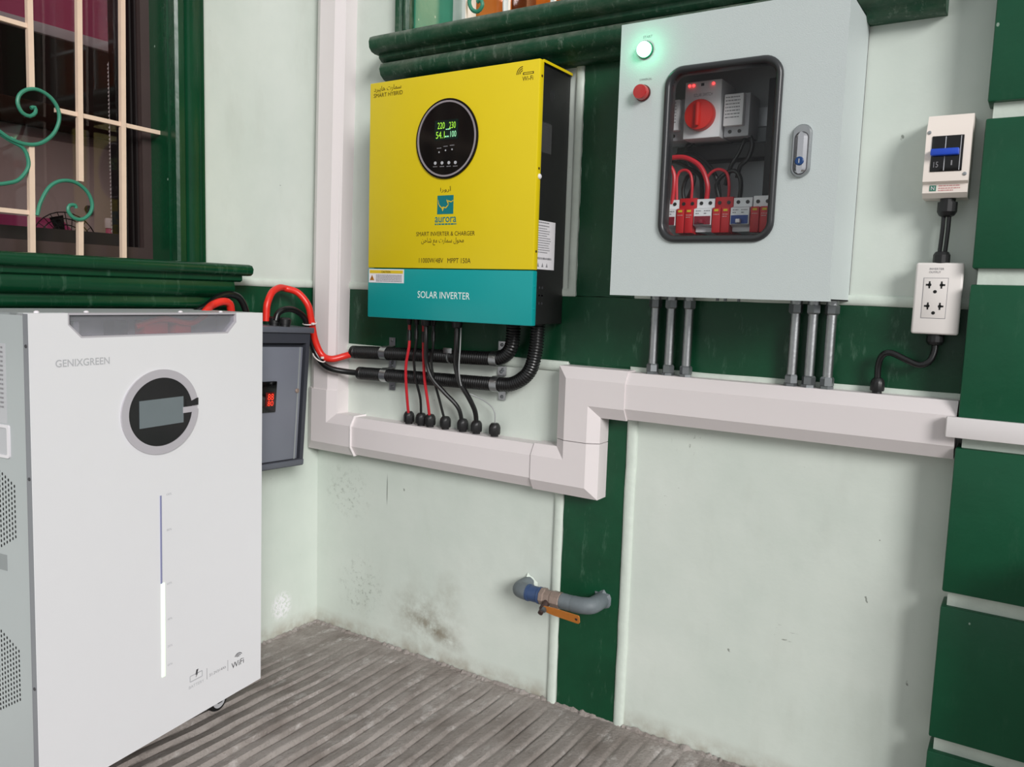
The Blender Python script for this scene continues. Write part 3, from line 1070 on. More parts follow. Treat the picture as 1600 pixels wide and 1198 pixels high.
# round display
disp = G().prism(circ(*RC, 0.0855, 0.0865, 64), FI, 0, 0.003).build('display', 'gloss_black', inv, 'round black display with silver ring')
G().ring(circ(*RC, 0.081, 0.082, 64), circ(*RC, 0.0772, 0.0782, 64), FI, 0.0028, 0.0045).build('silver_ring', 'ring_grey', disp)
G().box(0.512, 0.576, IY - .0028, IY - .0036, 1.288, 1.330).build('screen', 'lcd_dark', disp)
FD = FRONT(IY - .0037)
lettering('220', .020, .014, .530, 1.319, FD, 'lcd_green', disp, 'screen_digits')
lettering('230', .018, .014, .561, 1.318, FD, 'lcd_green', disp, 'screen_digits')
lettering('54.1', .024, .015, .528, 1.299, FD, 'lcd_green', disp, 'screen_digits')
lettering('100', .016, .013, .564, 1.299, FD, 'lcd_pale', disp, 'screen_digits')
bars([(.541, .553, 1.293, .003), (.543, .556, 1.309, .002)], FD, 'lcd_pale', disp, 'screen_symbols')
FDD = FRONT(IY - .003)
for kx in (.515, .534, .553, .571):
    b_ = G().prism(circ(kx, 1.239 - (kx - .515) * .03, .0036, n=16), FDD, 0, .0008).build('touch_key', 'module_grey', disp)
    bars([(kx - .006, kx + .006, 1.2305 - (kx - .515) * .03, .0016)], FDD, 'print_mid_grey', disp)
for kx, kz in ((.525, 1.262), (.543, 1.265), (.561, 1.266)):
    G().prism(circ(kx, kz, .0018, n=10), FDD, 0, .0006).build('indicator', 'print_light_grey', disp)
    bars([(kx - .006, kx + .006, kz + .008, .0016)], FDD, 'print_mid_grey', disp)
# covers: print


def AR(s):
    return s


lettering(AR('\ufeae\ufe92\ufef3\ufe8e\ufeeb \ufe95\ufead\ufe8e\ufee4\ufeb3').replace('\ufeae', '\ufea9\ufeae', 1), .083, .014, .368, 1.4165, FI, 'print_brown', cover, 'arabic_lettering')
lettering('SMART HYBRID', .088, .009, .370, 1.4035, FI, 'print_brown', cover)
lettering('\ufe8d\ufead\ufeed\ufead\ufe83', .030, .013, .5435, 1.181, FI, 'print_brown', cover, 'arabic_lettering')
lettering('aurora', .060, .012, .545, 1.115, FI, 'print_teal', cover, bold=.008)
bars([(.515, .576, 1.1035, .003)], FI, 'print_teal', cover)
lettering('SMART INVERTER & CHARGER', .165, .0095, .544, 1.084, FI, 'print_brown', cover)
lettering('\ufee6\ufea3\ufe8e\ufeb7 \ufeca\ufee3 \ufe95\ufead\ufe8e\ufee4\ufeb3 \ufedd\ufeee\ufea4\ufee3', .120, .017, .537, 1.067, FI, 'print_brown', cover, 'arabic_lettering')
lettering('11000W/48V   MPPT 150A', .146, .011, .544, 1.0245, FI, 'print_brown', cover)
lettering('SOLAR INVERTER', .148, .0155, .543, 0.947, FI, 'print_white', low)
# square emblem with a pale branching mark
em = G().box(.521, .566, IY - .0004, IY, 1.127, 1.168).build('emblem', 'print_teal', cover)
FE = FRONT(IY - .0006)
for pl in ([(.523, 1.160), (.5265, 1.148), (.534, 1.1415), (.540, 1.1405), (.5365, 1.133), (.534, 1.139), (.528, 1.1435), (.524, 1.150)],
           [(.534, 1.1415), (.546, 1.1395), (.5525, 1.146), (.553, 1.150), (.5495, 1.146), (.545, 1.142), (.5375, 1.1435)],
           [(.5515, 1.148), (.5535, 1.148), (.5505, 1.156), (.547, 1.159), (.5475, 1.155)],
           [(.550, 1.1545), (.560, 1.152), (.566, 1.1555), (.566, 1.1575), (.560, 1.1545), (.5515, 1.157)]):
    G().prism(pl, FE, 0, .0003).build('emblem_mark', 'lcd_pale' if False else 'label_yellow', em)
# wireless mark
for k, rr in enumerate((.006, .010, .014)):
    G().sweep(circ(.737, 1.407, rr, n=12, a0=PI * .5, a1=PI * 1.02), [(-.0008, -.0004), (.0008, -.0004), (.0008, .0002), (-.0008, .0002)], lambda u, v, d: (u, IY + d, v)).build('wireless_arc', 'print_brown', cover)
lettering('Wi-Fi', .026, .009, .750, 1.3965, FI, 'print_brown', cover)
G().ring([(.738, 1.4045), (.764, 1.4045), (.764, 1.409), (.738, 1.409)], [(.740, 1.4055), (.762, 1.4055), (.762, 1.408), (.740, 1.408)], FI, 0, .0004).build('wireless_plate', 'print_brown', cover)
# caution sticker
stk = G().box(.3175, .4265, IY - .0006, IY, .9715, 1.0035).build('caution_sticker', 'label_white', low)
FS = FRONT(IY - .0008)
G().box(.320, .424, IY - .0007, IY - .0009, .9935, 1.0010).build('yellow_strip', 'label_yellow', stk)
lettering('CAUTION', .028, .0050, .372, .9972, FRONT(IY - .0010), 'print_brown', stk)
G().prism([(.321, .977), (.335, .977), (.328, .9895)], FS, 0, .0003).build('warning_triangle', 'warning_orange', stk)
lettering('!', .002, .007, .328, .9815, FRONT(IY - .0012), 'print_dark', stk)
bars([(.341, .421, z_, .0018) for z_ in (.9885, .9850, .9815, .978, .9745)], FS, 'print_mid_grey', stk)
# right side: rating label, vents, sensor, screws
SI = SIDE(IX1 - .004)
lab = G().box(IX1 - .0042, IX1 - .0034, -0.125, -0.0485, 1.009, 1.111).build('rating_label', 'label_white', inv)
SL = SIDE(IX1 - .0033)
bars([(-0.120, -0.075, 1.106 - k * .0065, .0022) for k in range(2)] + [(-0.120, random.uniform(-.085, -.06), 1.094 - k * .0050, .0016) for k in range(11)] + [(-0.120, -0.062, 1.030, .004)], SL, 'print_mid_grey', lab)
for uu in (-.116, -.098, -.080):
    G().prism([(uu - .004, 1.014), (uu + .004, 1.014), (uu, 1.023)], SL, 0, .0003).build('hazard_mark', 'print_mid_grey', lab)
vg = G()
for i in range(9):
    for j in range(18):
        vg.prism(circ(-0.118 + i * .0048, 1.252 + j * .0034 + (i % 2) * .0017, .0008, n=6), SI, 0, .0004)
vo = vg.build('vent_holes', 'print_mid_grey', inv)
vo['kind'] = 'stuff'
for (yy, zz) in ((-0.08, 1.372), (-0.10, .962), (-0.10, .945)):
    lettering('(((' if zz > 1.3 else '::', .018, .022, yy, zz, SI, 'module_dark', inv, 'side_mark')
G().lathe([(.006, 0), (.0055, .004), (.003, .006)], (IX1 - .002, IY + .012, 1.199), 'X', 16).build('sensor_knob', 'label_white', inv)
for zz in (1.40, 1.215, 1.045, .972, .925):
    G().lathe([(.0028, 0), (.0026, .001)], (IX1, IY + .009, zz), 'X', 10).build('screw', 'print_brown' if zz > 1.01 else 'inverter_teal', inv)
# glands and stub sockets on the underside
for xx, yy, rr in ((0.451, -0.085, .012), (0.543, -0.085, .013), (0.387, -0.07, .006), (0.410, -0.07, .006), (0.431, -0.07, .006), (0.454, -0.06, .006)):
    G().lathe([(rr * 1.1, 0), (rr * 1.1, -.006), (rr, -.007), (rr * .9, -.018), (rr * .6, -.02)], (xx, yy, IZ0 + .003), 'Z', 16).build('cable_socket', 'gland_black', inv)

# ------------------------------------------------------------------ cables from the inverter down into the trunking
GLP = [(.0066, -.002), (.0066, .004), (.0092, .004), (.0098, .006), (.0098, .015), (.0088, .019), (.0062, .0225), (.0048, .023)]


def gland(parent, x, y, z, s=1.0, name='gland', seg=12):
    g_ = G().lathe([(r * s, h * s) for r, h in GLP], (x, y, z), 'Z', seg)
    return g_.build(name, 'gland_black', parent, smooth=25)


CAB = [
    ('red cable, leftmost below the inverter, running into the trunking', 'cable_red_thin', .0036, [(0.387, -0.070, 0.888), (0.387, -0.070, 0.864), (0.387, -0.070, 0.822), (0.374, -0.065, 0.774), (0.366, -0.055, 0.731), (0.359, -0.040, 0.678), (0.350, -0.022, 0.632)]),
    ('thin black cable between the two red cables under the inverter', 'cable_black', .0032, [(0.410, -0.070, 0.888), (0.410, -0.070, 0.865), (0.409, -0.070, 0.827), (0.399, -0.065, 0.784), (0.399, -0.055, 0.734), (0.401, -0.040, 0.688), (0.390, -0.022, 0.632)]),
    ('red cable, second of two, beside the crossing black cables', 'cable_red_thin', .0036, [(0.431, -0.070, 0.888), (0.431, -0.070, 0.863), (0.432, -0.070, 0.820), (0.430, -0.065, 0.778), (0.426, -0.055, 0.736), (0.424, -0.040, 0.685), (0.419, -0.022, 0.632)]),
    ('thin black cable passing behind the thicker black cable to the fourth gland', 'cable_black', .0032, [(0.454, -0.060, 0.888), (0.454, -0.060, 0.861), (0.454, -0.060, 0.823), (0.446, -0.056, 0.785), (0.450, -0.048, 0.738), (0.458, -0.035, 0.688), (0.467, -0.022, 0.632)]),
    ('thick black cable curving right to the fifth gland on the trunking', 'cable_black', .0052, [(0.451, -0.085, 0.888), (0.451, -0.085, 0.872), (0.452, -0.085, 0.835), (0.448, -0.077, 0.788), (0.460, -0.070, 0.748), (0.485, -0.053, 0.714), (0.515, -0.035, 0.677), (0.520, -0.022, 0.632)]),
    ('thick black cable bending down to the sixth gland on the trunking', 'cable_black', .0060, [(0.543, -0.085, 0.888), (0.543, -0.085, 0.872), (0.542, -0.085, 0.827), (0.534, -0.075, 0.787), (0.541, -0.068, 0.747), (0.559, -0.050, 0.704), (0.566, -0.035, 0.671), (0.561, -0.022, 0.632)]),
    ('thin pale grey wire looping to the rightmost gland on the trunking', 'cable_grey', .0016, [(0.552, -0.082, 0.888), (0.552, -0.082, 0.870), (0.551, -0.082, 0.827), (0.548, -0.080, 0.769), (0.548, -0.062, 0.726), (0.561, -0.040, 0.713), (0.590, -0.030, 0.700), (0.613, -0.024, 0.678), (0.614, -0.022, 0.632)]),
]
for lb, mt, r, pts in CAB:
    t_ = thing('inverter_cable', lb, 'cable', (pts[-1][0], pts[-1][1], 0.618), group='cables under the inverter')
    G().tube(spline(pts, 0.006), r, 10).build('jacket', mt, t_)
    gland(t_, pts[-1][0], -0.022, 0.6175, 1.42)
    if r < .004 and r > .002:
        G().lathe([(r * 1.5, 0), (r * 1.6, .018), (r * 1.2, .026)], (pts[2][0], pts[2][1], pts[2][2] + .012), 'Z', 10).build('connector', 'gland_black', t_)

# ------------------------------------------------------------------ corrugated conduits with battery cables
UP = [(0.162, -0.030, 0.789), (0.270, -0.030, 0.793), (0.476, -0.030, 0.799), (0.600, -0.030, 0.803), (0.640, -0.032, 0.811), (0.664, -0.038, 0.834), (0.671, -0.042, 0.870), (0.672, -0.044, 0.892)]
LO = [(0.186, -0.030, 0.735), (0.271, -0.030, 0.737), (0.478, -0.030, 0.741), (0.619, -0.030, 0.744), (0.672, -0.032, 0.751), (0.715, -0.038, 0.782), (0.733, -0.043, 0.834), (0.738, -0.046, 0.892)]
for pts, lb in ((UP, 'upper black corrugated conduit curving up into the inverter'), (LO, 'lower black corrugated conduit with the wider bend at its right end')):
    t_ = thing('corrugated_conduit', lb, 'conduit', pts[0], group='corrugated conduits under the inverter')
    sp_ = resample(spline(pts, 0.003), 0.0016)
    G().tube(sp_, 0.016, 16, rf=lambda i: 0.0134 + (0.0034, 0.0034, 0.0, 0.0)[i % 4]).build('corrugated_pipe', 'corrugated_black', t_, smooth=70)
    d_ = (sp_[0] - sp_[3]).normalized()
    G().lathe([(.0150, -.012), (.0168, -.010), (.0168, .001), (.0110, .002)], sp_[0], d_, 20).build('end_collar', 'rubber_black', t_)


def clamp(x, z, lb):
    t_ = thing('conduit_clamp', lb, 'clamp', (x, 0, z), group='metal saddle clamps on the conduits')
    r = 0.0178
    # strap follows the wall, climbs round the pipe and returns to the wall
    path = [(-0.040, -0.0050), (-0.019, -0.0050), (-r, -0.014)] + [(-r * math.cos(a), -0.030 - r * math.sin(a)) for a in [PI * k / 12 for k in range(13)]] + [(r, -0.014), (0.019, -0.0050), (0.040, -0.0050)]
    w = 0.010
    vs, fs = [], []
    n = len(path)
    for (s, d), k in zip(path, range(n)):
        a = path[max(0, k - 1)]
        b = path[min(n - 1, k + 1)]
        tx, ty = b[0] - a[0], b[1] - a[1]
        L = math.hypot(tx, ty)
        nx_, ny_ = ty / L * .0008, -tx / L * .0008
        for u, sg in ((-w, 1), (w, 1), (w, -1), (-w, -1)):
            vs.append((x + u, d + ny_ * sg - .0002, z + s + nx_ * sg))
    for k in range(n - 1):
        for j in range(4):
            fs.append((k * 4 + j, k * 4 + (j + 1) % 4, k * 4 + 4 + (j + 1) % 4, k * 4 + 4 + j))
    fs += [(3, 2, 1, 0), tuple((n - 1) * 4 + j for j in range(4))]
    G().add(vs, fs).build('strap', 'satin_metal', t_, smooth=30)
    for s in (-0.032, 0.032):
        G().lathe([(.0042, 0), (.0040, .002), (.002, .003)], (x, -0.0055, z + s), '-Y', 12).build('screw', 'zinc_nut', t_)


clamp(0.276, 0.793, 'saddle clamp at the left end of the upper conduit')
clamp(0.278, 0.737, 'saddle clamp at the left end of the lower conduit')
clamp(0.617, 0.803, 'saddle clamp at the bend of the upper conduit')
clamp(0.621, 0.744, 'saddle clamp before the bend of the lower conduit')
t_ = thing('cable_tag', 'small grey metal tag on the upper conduit behind the cables', 'tag', (0.487, -0.03, 0.816))
G().box(0.473, 0.499, -0.044, -0.046, 0.808, 0.821, 0.0008).build('tag_plate', 'satin_metal', t_)
G().lathe([(.0168, 0), (.0176, .0002), (.0176, .0048), (.0168, .005)], (0.483, -0.030, 0.7993), 'X', 20).build('tag_band', 'satin_metal', t_)

RED = [(0.060, -0.232, 0.868), (0.060, -0.231, 0.890), (0.060, -0.228, 0.912), (0.056, -0.210, 0.939), (0.048, -0.180, 0.951), (0.042, -0.155, 0.950), (0.067, -0.135, 0.940), (0.088, -0.120, 0.909), (0.090, -0.110, 0.871), (0.089, -0.096, 0.819), (0.101, -0.083, 0.780), (0.126, -0.073, 0.770), (0.150, -0.045, 0.779), (0.178, -0.031, 0.789), (0.21, -0.030, 0.791)]
BLK = [(0.084, -0.222, 0.870), (0.084, -0.215, 0.888), (0.086, -0.195, 0.898), (0.083, -0.160, 0.896), (0.081, -0.125, 0.875), (0.076, -0.106, 0.836), (0.081, -0.091, 0.792), (0.102, -0.082, 0.758), (0.128, -0.073, 0.744), (0.161, -0.047, 0.737), (0.197, -0.031, 0.735), (0.23, -0.030, 0.736)]
rc = thing('battery_cable', 'thick red battery cable arching from breaker box to upper conduit', 'cable', RED[0])
G().tube(spline(RED, 0.006), 0.0088, 14).build('jacket', 'cable_red', rc)
bc = thing('battery_cable', 'thick black battery cable from breaker box to lower conduit', 'cable', BLK[0])
G().tube(spline(BLK, 0.006), 0.0078, 14).build('jacket', 'cable_black', bc)
for c_, ax, lb in (((0.086, -0.112, 0.862), (0.0, -.3, 1), 'white cable tie at the top corner of the breaker box'), ((0.096, -0.088, 0.774), (.55, -.15, .82), 'white cable tie where the cables cross the trunking edge')):
    z_ = thing('cable_tie', lb, 'cable tie', c_, group='white cable ties on the battery cables')
    ax = Vector(ax).normalized()
    e1 = ax.cross(Vector((0, 1, 0))).normalized()
    e2 = ax.cross(e1)
    c_ = Vector(c_)
    ring_ = [c_ + e1 * (.021 * math.cos(a)) + e2 * (.0125 * math.sin(a)) for a in [2 * PI * k / 24 for k in range(25)]]
    G().tube(ring_, 0.0018, 6).build('tie_band', 'zip_white', z_)
    G().box(c_.x + .018, c_.x + .025, c_.y - .012, c_.y - .006, c_.z - .003, c_.z + .003, .001).build('tie_head', 'zip_white', z_)

BR1 = [(0.150, -0.49, 0.880), (0.142, -0.465, 0.897), (0.120, -0.435, 0.908), (0.120, -0.408, 0.917), (0.118, -0.386, 0.912), (0.108, -0.372, 0.885), (0.070, -0.330, 0.845), (0.062, -0.310, 0.830)]
BB1 = [(0.125, -0.50, 0.880), (0.110, -0.465, 0.895), (0.090, -0.425, 0.907), (0.080, -0.387, 0.926), (0.080, -0.355, 0.933), (0.080, -0.326, 0.923), (0.078, -0.305, 0.885), (0.075, -0.295, 0.840)]
rc2 = thing('battery_cable', 'thick red cable looping out behind the battery top', 'cable', BR1[0])
G().tube(spline(BR1, 0.006), 0.0088, 14).build('jacket', 'cable_red', rc2)
bc2 = thing('battery_cable', 'thick black cable looping out behind the battery top', 'cable', BB1[0])
G().tube(spline(BB1, 0.006), 0.0078, 14).build('jacket', 'cable_black', bc2)

# ------------------------------------------------------------------ breaker box on the left wall (own frame: x along the wall, -y out of it)
bx = thing('breaker_box', 'grey metal breaker box on the wall behind the battery', 'breaker box', (0.006, -0.256, 0.505), (math.radians(2.0), math.radians(2.3), PI / 2), local=True)
w2, dep, hh = 0.105, 0.098, 0.356
G().box(-w2, w2, -.001, -dep + .016, 0, hh - .012, .002).build('body', 'box_dark', bx)
G().ring([(-w2, 0), (w2, 0), (w2, hh - .014), (-w2, hh - .014)], [(-w2 + .012, .018), (w2 - .012, .018), (w2 - .012, hh - .040), (-w2 + .012, hh - .040)], FRONT(-dep + .016), 0, .016).build('front_frame', 'box_dark', bx)
G().box(-w2 - .004, w2 + .008, -.001, -dep - .006, hh - .014, hh, .0015).build('lid', 'box_grey', bx)
G().box(-w2 + .0, w2 - .0, -dep + .0, -dep - .003, 0.002, 0.016, .001).build('bottom_rail', 'box_grey', bx)
dr_ = G().box(-w2 + .013, w2 - .020, -dep + .014, -dep + .002, .019, hh - .050, .0015).build('door', 'box_door_grey', bx)
G().box(w2 - .032, w2 - .028, -dep + .002, -dep + .0005, .019, hh - .050).build('door_fold', 'plate_grey', dr_)
G().lathe([(.006, 0), (.006, .002), (.003, .004)], (w2 - .032, -dep + .002, .195), '-Y', 14).build('lock', 'valve_brass', dr_)
mt_ = G().box(-0.075, 0.004, -dep + .003, -dep - .003, .145, .222, .002).build('meter', 'gloss_black', bx)
G().box(-0.030, -0.004, -dep - .002, -dep - .0045, .160, .195, .001).build('meter_window', 'display_dark_red', mt_)
lettering('88', .018, .016, -.016, .184, FRONT(-dep - .0046), 'display_red', mt_, 'meter_digits')
lettering('80', .018, .012, -.016, .168, FRONT(-dep - .0046), 'display_red', mt_, 'meter_digits')
for xx in (0.024, 0.036, -0.05):
    G().lathe([(.0125, 0), (.0125, .006), (.0145, .006), (.0145, .018), (.010, .022)], (xx, -0.055 if xx != .036 else -.080, hh), 'Z', 12).build('gland', 'gland_black', bx)
G().box(-w2 + .0, -w2 + .02, -.001, -.01, -.02, 0, .001).build('mounting_tab', 'box_grey', bx)

# ------------------------------------------------------------------ battery cabinet on casters (own frame: x along the front, -y forwards)
BWD, BH, BD = 0.528, 0.8274, 0.212
bat = thing('battery_cabinet', 'white wheeled battery cabinet with round display and light gauge', 'battery', (0.2990, -0.6820, 0.0718),
            (math.radians(0.2164), math.radians(0.390), math.radians(98.0)), local=True)
hw = BWD / 2
# body shell: open tray so the clear terminal cover looks into it
g = G()
g.box(-hw + .002, -hw + .006, .012, BD, 0, BH)
g.box(hw - .006, hw - .002, .012, BD, 0, BH)
g.box(-hw + .002, hw - .002, BD - .004, BD, 0, BH)
g.box(-hw + .002, hw - .002, .012, BD, 0, .004)
g.box(-hw + .002, hw - .002, .030, BD, BH - .004, BH)
g.build('body_shell', 'side_panel_grey', bat, smooth=0)
fpts = [(-hw, 0), (hw, 0), (hw, BH), (.187, BH), (.187, .808), (.163, .7855), (-.172, .7855), (-.196, .808), (-.196, BH), (-hw, BH)]
front = G().prism(fpts, FRONT(0.012), 0, 0.012).build('front_panel', 'white_panel', bat, 'plain white front panel', smooth=0)
G().box(-hw - .0004, -hw + .0022, .012, .0135, 0.002, BH - .001).build('edge_strip', 'edge_grey', bat)
G().box(-hw - .0002, -hw + .0021, .0015, .012, 0.002, BH - .001).build('edge_strip', 'edge_grey', bat)
for zz in (.775, .56, .205):
    G().lathe([(.003, 0), (.0026, .001)], (-hw - .0004, .007, zz), (-1, 0, 0), 10).build('screw', 'print_dark', bat)
# terminal bay behind the clear cover
bay = G()
bay.box(-.21, .21, .075, .078, .765, BH - .004).box(-.21, .21, .013, .078, .765, .768)
bay.box(-.212, -.209, .013, .078, .765, BH - .004).box(.206, .209, .013, .078, .765, BH - .004)
bay.build('terminal_bay', 'module_grey', bat)
cvp = [(.187, BH + .0005), (.187, .808), (.163, .7855), (-.172, .7855), (-.196, .808), (-.196, BH + .0005)]
cvi = [(.184, BH - .003), (.184, .809), (.1615, .7885), (-.1705, .7885), (-.193, .809), (-.193, BH - .003)]
cov = G().ring(cvp, cvi, FRONT(.011), -.004, .0105).build('clear_cover_rim', 'ring_silver', bat)
G().prism(cvi, FRONT(.008), 0, .0025).build('clear_cover', 'acrylic', cov)
for xx, mt2, ww in ((-.15, 'label_white', .012), (.02, 'surge_red', .055), (.085, 'surge_red', .04), (-.06, 'module_dark', .03)):
    G().box(xx - ww / 2, xx + ww / 2, .04, .07, .775, .812, .003).build('terminal', mt2, bat)
G().tube(spline([(-.02, .05, .80), (.03, .035, .815), (.10, .04, .805), (.16, .06, .82)], .01), .006, 10).build('busbar_cable', 'cable_red', bat)
for xx in (-.235, -.145, .06, .165):
    G().lathe([(.0045, 0), (.0042, .003), (.002, .0045)], (xx, .022, BH - .001), 'Z', 12).build('lid_screw', 'label_white', bat)
G().box(-hw + .002, hw - .002, .012, .032, BH - .004, BH - .001).build('top_edge', 'white_panel', bat)
FB = FRONT(0)
lettering('GENIXGREEN', .102, .0125, -.169, .745, FB, 'print_light_grey', front, bold=.012)
# round display with a notch that makes a G
CX, CZ = -.0085, .642
ds = G().prism(circ(CX, CZ, .0735, .0665, 64), FB, 0, .0022).build('round_display', 'face_black', bat, 'round black display with grey screen')
a0 = math.radians(17)
G().ring(circ(CX, CZ, .089, .0795, 60, math.radians(13), math.radians(368)), circ(CX, CZ, .072, .0655, 60, math.radians(15), math.radians(358)), FB, -.0005, .003).build('silver_ring', 'ring_silver', ds) if False else None
out_, inn_ = [], []
for k in range(61):
    t = k / 60
    ao = math.radians(13.5) + math.radians(346.5 - 2) * t
    out_.append((CX + .0895 * math.cos(ao), CZ + .0795 * math.sin(ao)))
    inn_.append((CX + .0730 * math.cos(ao), CZ + .0655 * math.sin(ao)))
arc = out_ + [(CX + .0895, CZ + .004), (CX + .052, CZ + .004), (CX + .052, CZ - .0085), (CX + .0715, CZ - .0085)] + inn_[-1:0:-1]
G().sweep([( (a[0] + b[0]) / 2, (a[1] + b[1]) / 2) for a, b in zip(out_, inn_)], [(-.0078, .001), (.0078, .001), (.0078, -.0032), (-.0078, -.0032)], lambda u, v, d: (u, d, v)).build('silver_ring', 'ring_silver', ds)
G().box(CX + .050, CX + .086, .001, -.0034, CZ - .008, CZ + .0035).build('ring_tongue', 'ring_silver', ds)
G().box(CX + .058, CX + .0893, .001, -.0026, CZ + .0045, CZ + .0185).build('ring_gap', 'face_black', ds)
G().box(-.059, .043, -.0005, -.003, .616, .667).build('screen', 'screen_grey', ds)
# light gauge
gz = G().box(-.0125, -.0092, .001, -.0012, .308, .481).build('gauge_slot', 'gauge_blue', bat)
G().box(-.0115, -.0025, .001, -.0015, .119, .308, .001).build('gauge_lit', 'gauge_light', bat, 'glowing white green lower half of the gauge')
for zz, tx in ((.480, '100%'), (.410, '80%'), (.303, '60%'), (.231, '40%'), (.176, '20%'), (.138, '0%')):
    lettering(tx, .012, .0042, .009, zz, FB, 'print_light_grey', front)
# print at the foot
lettering('WiFi', .037, .0125, .192, .0655, FB, 'print_dark', front)
for rr in (.0035, .0075, .0115):
    G().sweep(circ(.194, .0785, rr, rr * .8, 10, PI * .15, PI * .85), [(-.0008, -.0004), (.0008, -.0004), (.0008, .0002), (-.0008, .0002)], lambda u, v, d: (u, d, v)).build('wireless_arc', 'print_dark', front)
lettering('51.2V314Ah', .046, .006, .134, .072, FB, 'print_mid_grey', front)
G().box(.1625, .1633, -.0004, 0, .060, .084).build('divider_line', 'print_mid_grey', front)
G().box(.1035, .1043, -.0004, 0, .066, .090).build('divider_line', 'print_mid_grey', front)
G().ring(rrect(.058, .092, .078, .092, .002, 2), rrect(.060, .090, .080, .090, .001, 2), FB, 0, .0004).build('battery_mark', 'print_light_grey', front)
lettering('BATTERY', .040, .006, .076, .068, FB, 'print_light_grey', front)
G().prism([(.076, .099), (.081, .099), (.078, .092), (.081, .092), (.074, .083), (.076, .089), (.073, .089)], FB, 0, .0004).build('bolt_mark', 'print_dark', front)
# left side: label, sunk handle, hexagon vents
SD = lambda u, v, w=0.0: (-hw + .002 - w, u, v)
sl = G().prism([(.062, .645), (.16, .645), (.16, .776), (.062, .776)], SD, 0, .0006).build('side_label', 'print_light_grey', bat)
SD2 = lambda u, v, w=0.0: (-hw + .0013 - w, u, v)
bars([(.068, .150, .768 - k * .0075, .003) for k in range(14)], SD2, 'print_mid_grey', sl)
G().ring(rrect(.055, .17, .588, .643, .004, 3), rrect(.060, .165, .593, .638, .003, 3), SD, 0, .003).build('handle_rim', 'label_white', bat)
G().prism(rrect(.060, .165, .593, .638, .003, 3), SD, 0, .0008).build('handle_recess', 'print_light_grey', bat)
for cz_ in (.500, .218):
    vent = G()
    cnt = 0
    cy_ = .108
    for i in range(-8, 9):
        for j in range(-14, 15):
            yy = cy_ + i * .0075
            zz = cz_ + j * .0085 + (i % 2) * .00425
            dy, dz = abs(yy - cy_), abs(zz - cz_)
            if dy < .064 and dz + dy * .6 < .082 - .0:
                vent.prism([(yy + a_, zz + b_) for a_, b_ in rrect(-.0014, .0014, -.0027, .0027, .0012, 1)], SD, -.0005, .0004)
    vo = vent.build('vent_slots', 'hole_black', bat)
    vo['kind'] = 'stuff'
G().prism([(.072, .395), (.12, .395), (.12, .422), (.072, .422)], SD, 0, .0006).build('small_sticker', 'plate_grey', bat)
# casters
for xx, yy in ((.207, .080), (-.19, .080), (.207, .165), (-.19, .165)):
    wz = -.0715 + .0265 + (.0018 if xx > 0 else -.0022)
    cs = G().box(xx - .022, xx + .022, yy - .022, yy + .022, -.004, 0.001).build('caster', 'zinc_nut', bat)
    for s in (-1, 1):
        G().prism([(xx - .018, -.004), (xx + .018, -.004), (xx + .006, wz - .006), (xx - .006, wz - .006)], FRONT(yy + s * .014), -.001, .001).build('fork_plate', 'zinc_nut', cs)
    G().lathe([(.018, -.0115), (.0245, -.0105), (.0265, -.006), (.0265, .006), (.0245, .0105), (.018, .0115)], (xx, yy, wz), 'Y', 28).build('tyre', 'caster_rubber', cs)
    G().lathe([(.006, -.0128), (.018, -.0124), (.018, .0124), (.006, .0128)], (xx, yy, wz), 'Y', 24).build('hub', 'caster_hub', cs)

# ------------------------------------------------------------------ steel enclosure with window
CX0, CX1, CZ0, CZ1, CY = 0.977, 1.379, 0.9595, 1.4575, -0.178
cab = thing('control_cabinet', 'light grey steel control cabinet with framed window and lamps', 'cabinet', (1.178, 0, CZ0))
g = G()
th = .002
g.box(CX0 + .002, CX1 - .002, 0, -.003, CZ0 + .002, CZ1 - .002)
g.box(CX0 + .002, CX0 + .004, 0, CY + .016, CZ0 + .002, CZ1 - .002).box(CX1 - .004, CX1 - .002, 0, CY + .016, CZ0 + .002, CZ1 - .002)
g.box(CX0 + .002, CX1 - .002, 0, CY + .016, CZ0 + .002, CZ0 + .004).box(CX0 + .002, CX1 - .002, 0, CY + .016, CZ1 - .004, CZ1 - .002)
g.build('body', 'steel_enclosure', cab, smooth=0)
WX0, WX1, WZ0, WZ1 = 1.070, 1.281, 1.058, 1.369
n6 = 6
outer = []
for cx_, cz_ in ((CX1, CZ1), (CX0, CZ1), (CX0, CZ0), (CX1, CZ0)):
    outer += [(cx_, cz_)] * (n6 + 1)
inner_ = rrect(WX0 + .009, WX1 - .009, WZ0 + .009, WZ1 - .009, .024, n6)


def door_geo():
    # square outline with a rounded opening: bridge corner by corner
    n = len(inner_)
    FCd = FRONT(CY + .016)
    corners = [(CX1, CZ1), (CX0, CZ1), (CX0, CZ0), (CX1, CZ0)]
    g_ = G()
    vs = [FCd(u, v, w) for w in (0, .016) for u, v in corners] + [FCd(u, v, w) for w in (0, .016) for u, v in inner_]
    fs = []
    k = n6 + 1
    for w in (0, 1):
        C = lambda i: w * 4 + i % 4
        I = lambda i: 8 + w * n + i % n
        for q_ in range(4):
            for j in range(n6):
                fs.append((C(q_), I(q_ * k + j), I(q_ * k + j + 1)))
            fs.append((C(q_), I(q_ * k + n6), I(q_ * k + k), C(q_ + 1)))
    for q_ in range(4):
        fs.append((q_, (q_ + 1) % 4, 4 + (q_ + 1) % 4, 4 + q_))
    for j in range(n):
        fs.append((8 + j, 8 + n + j, 8 + n + (j + 1) % n, 8 + (j + 1) % n))
    return g_.add(vs, fs)


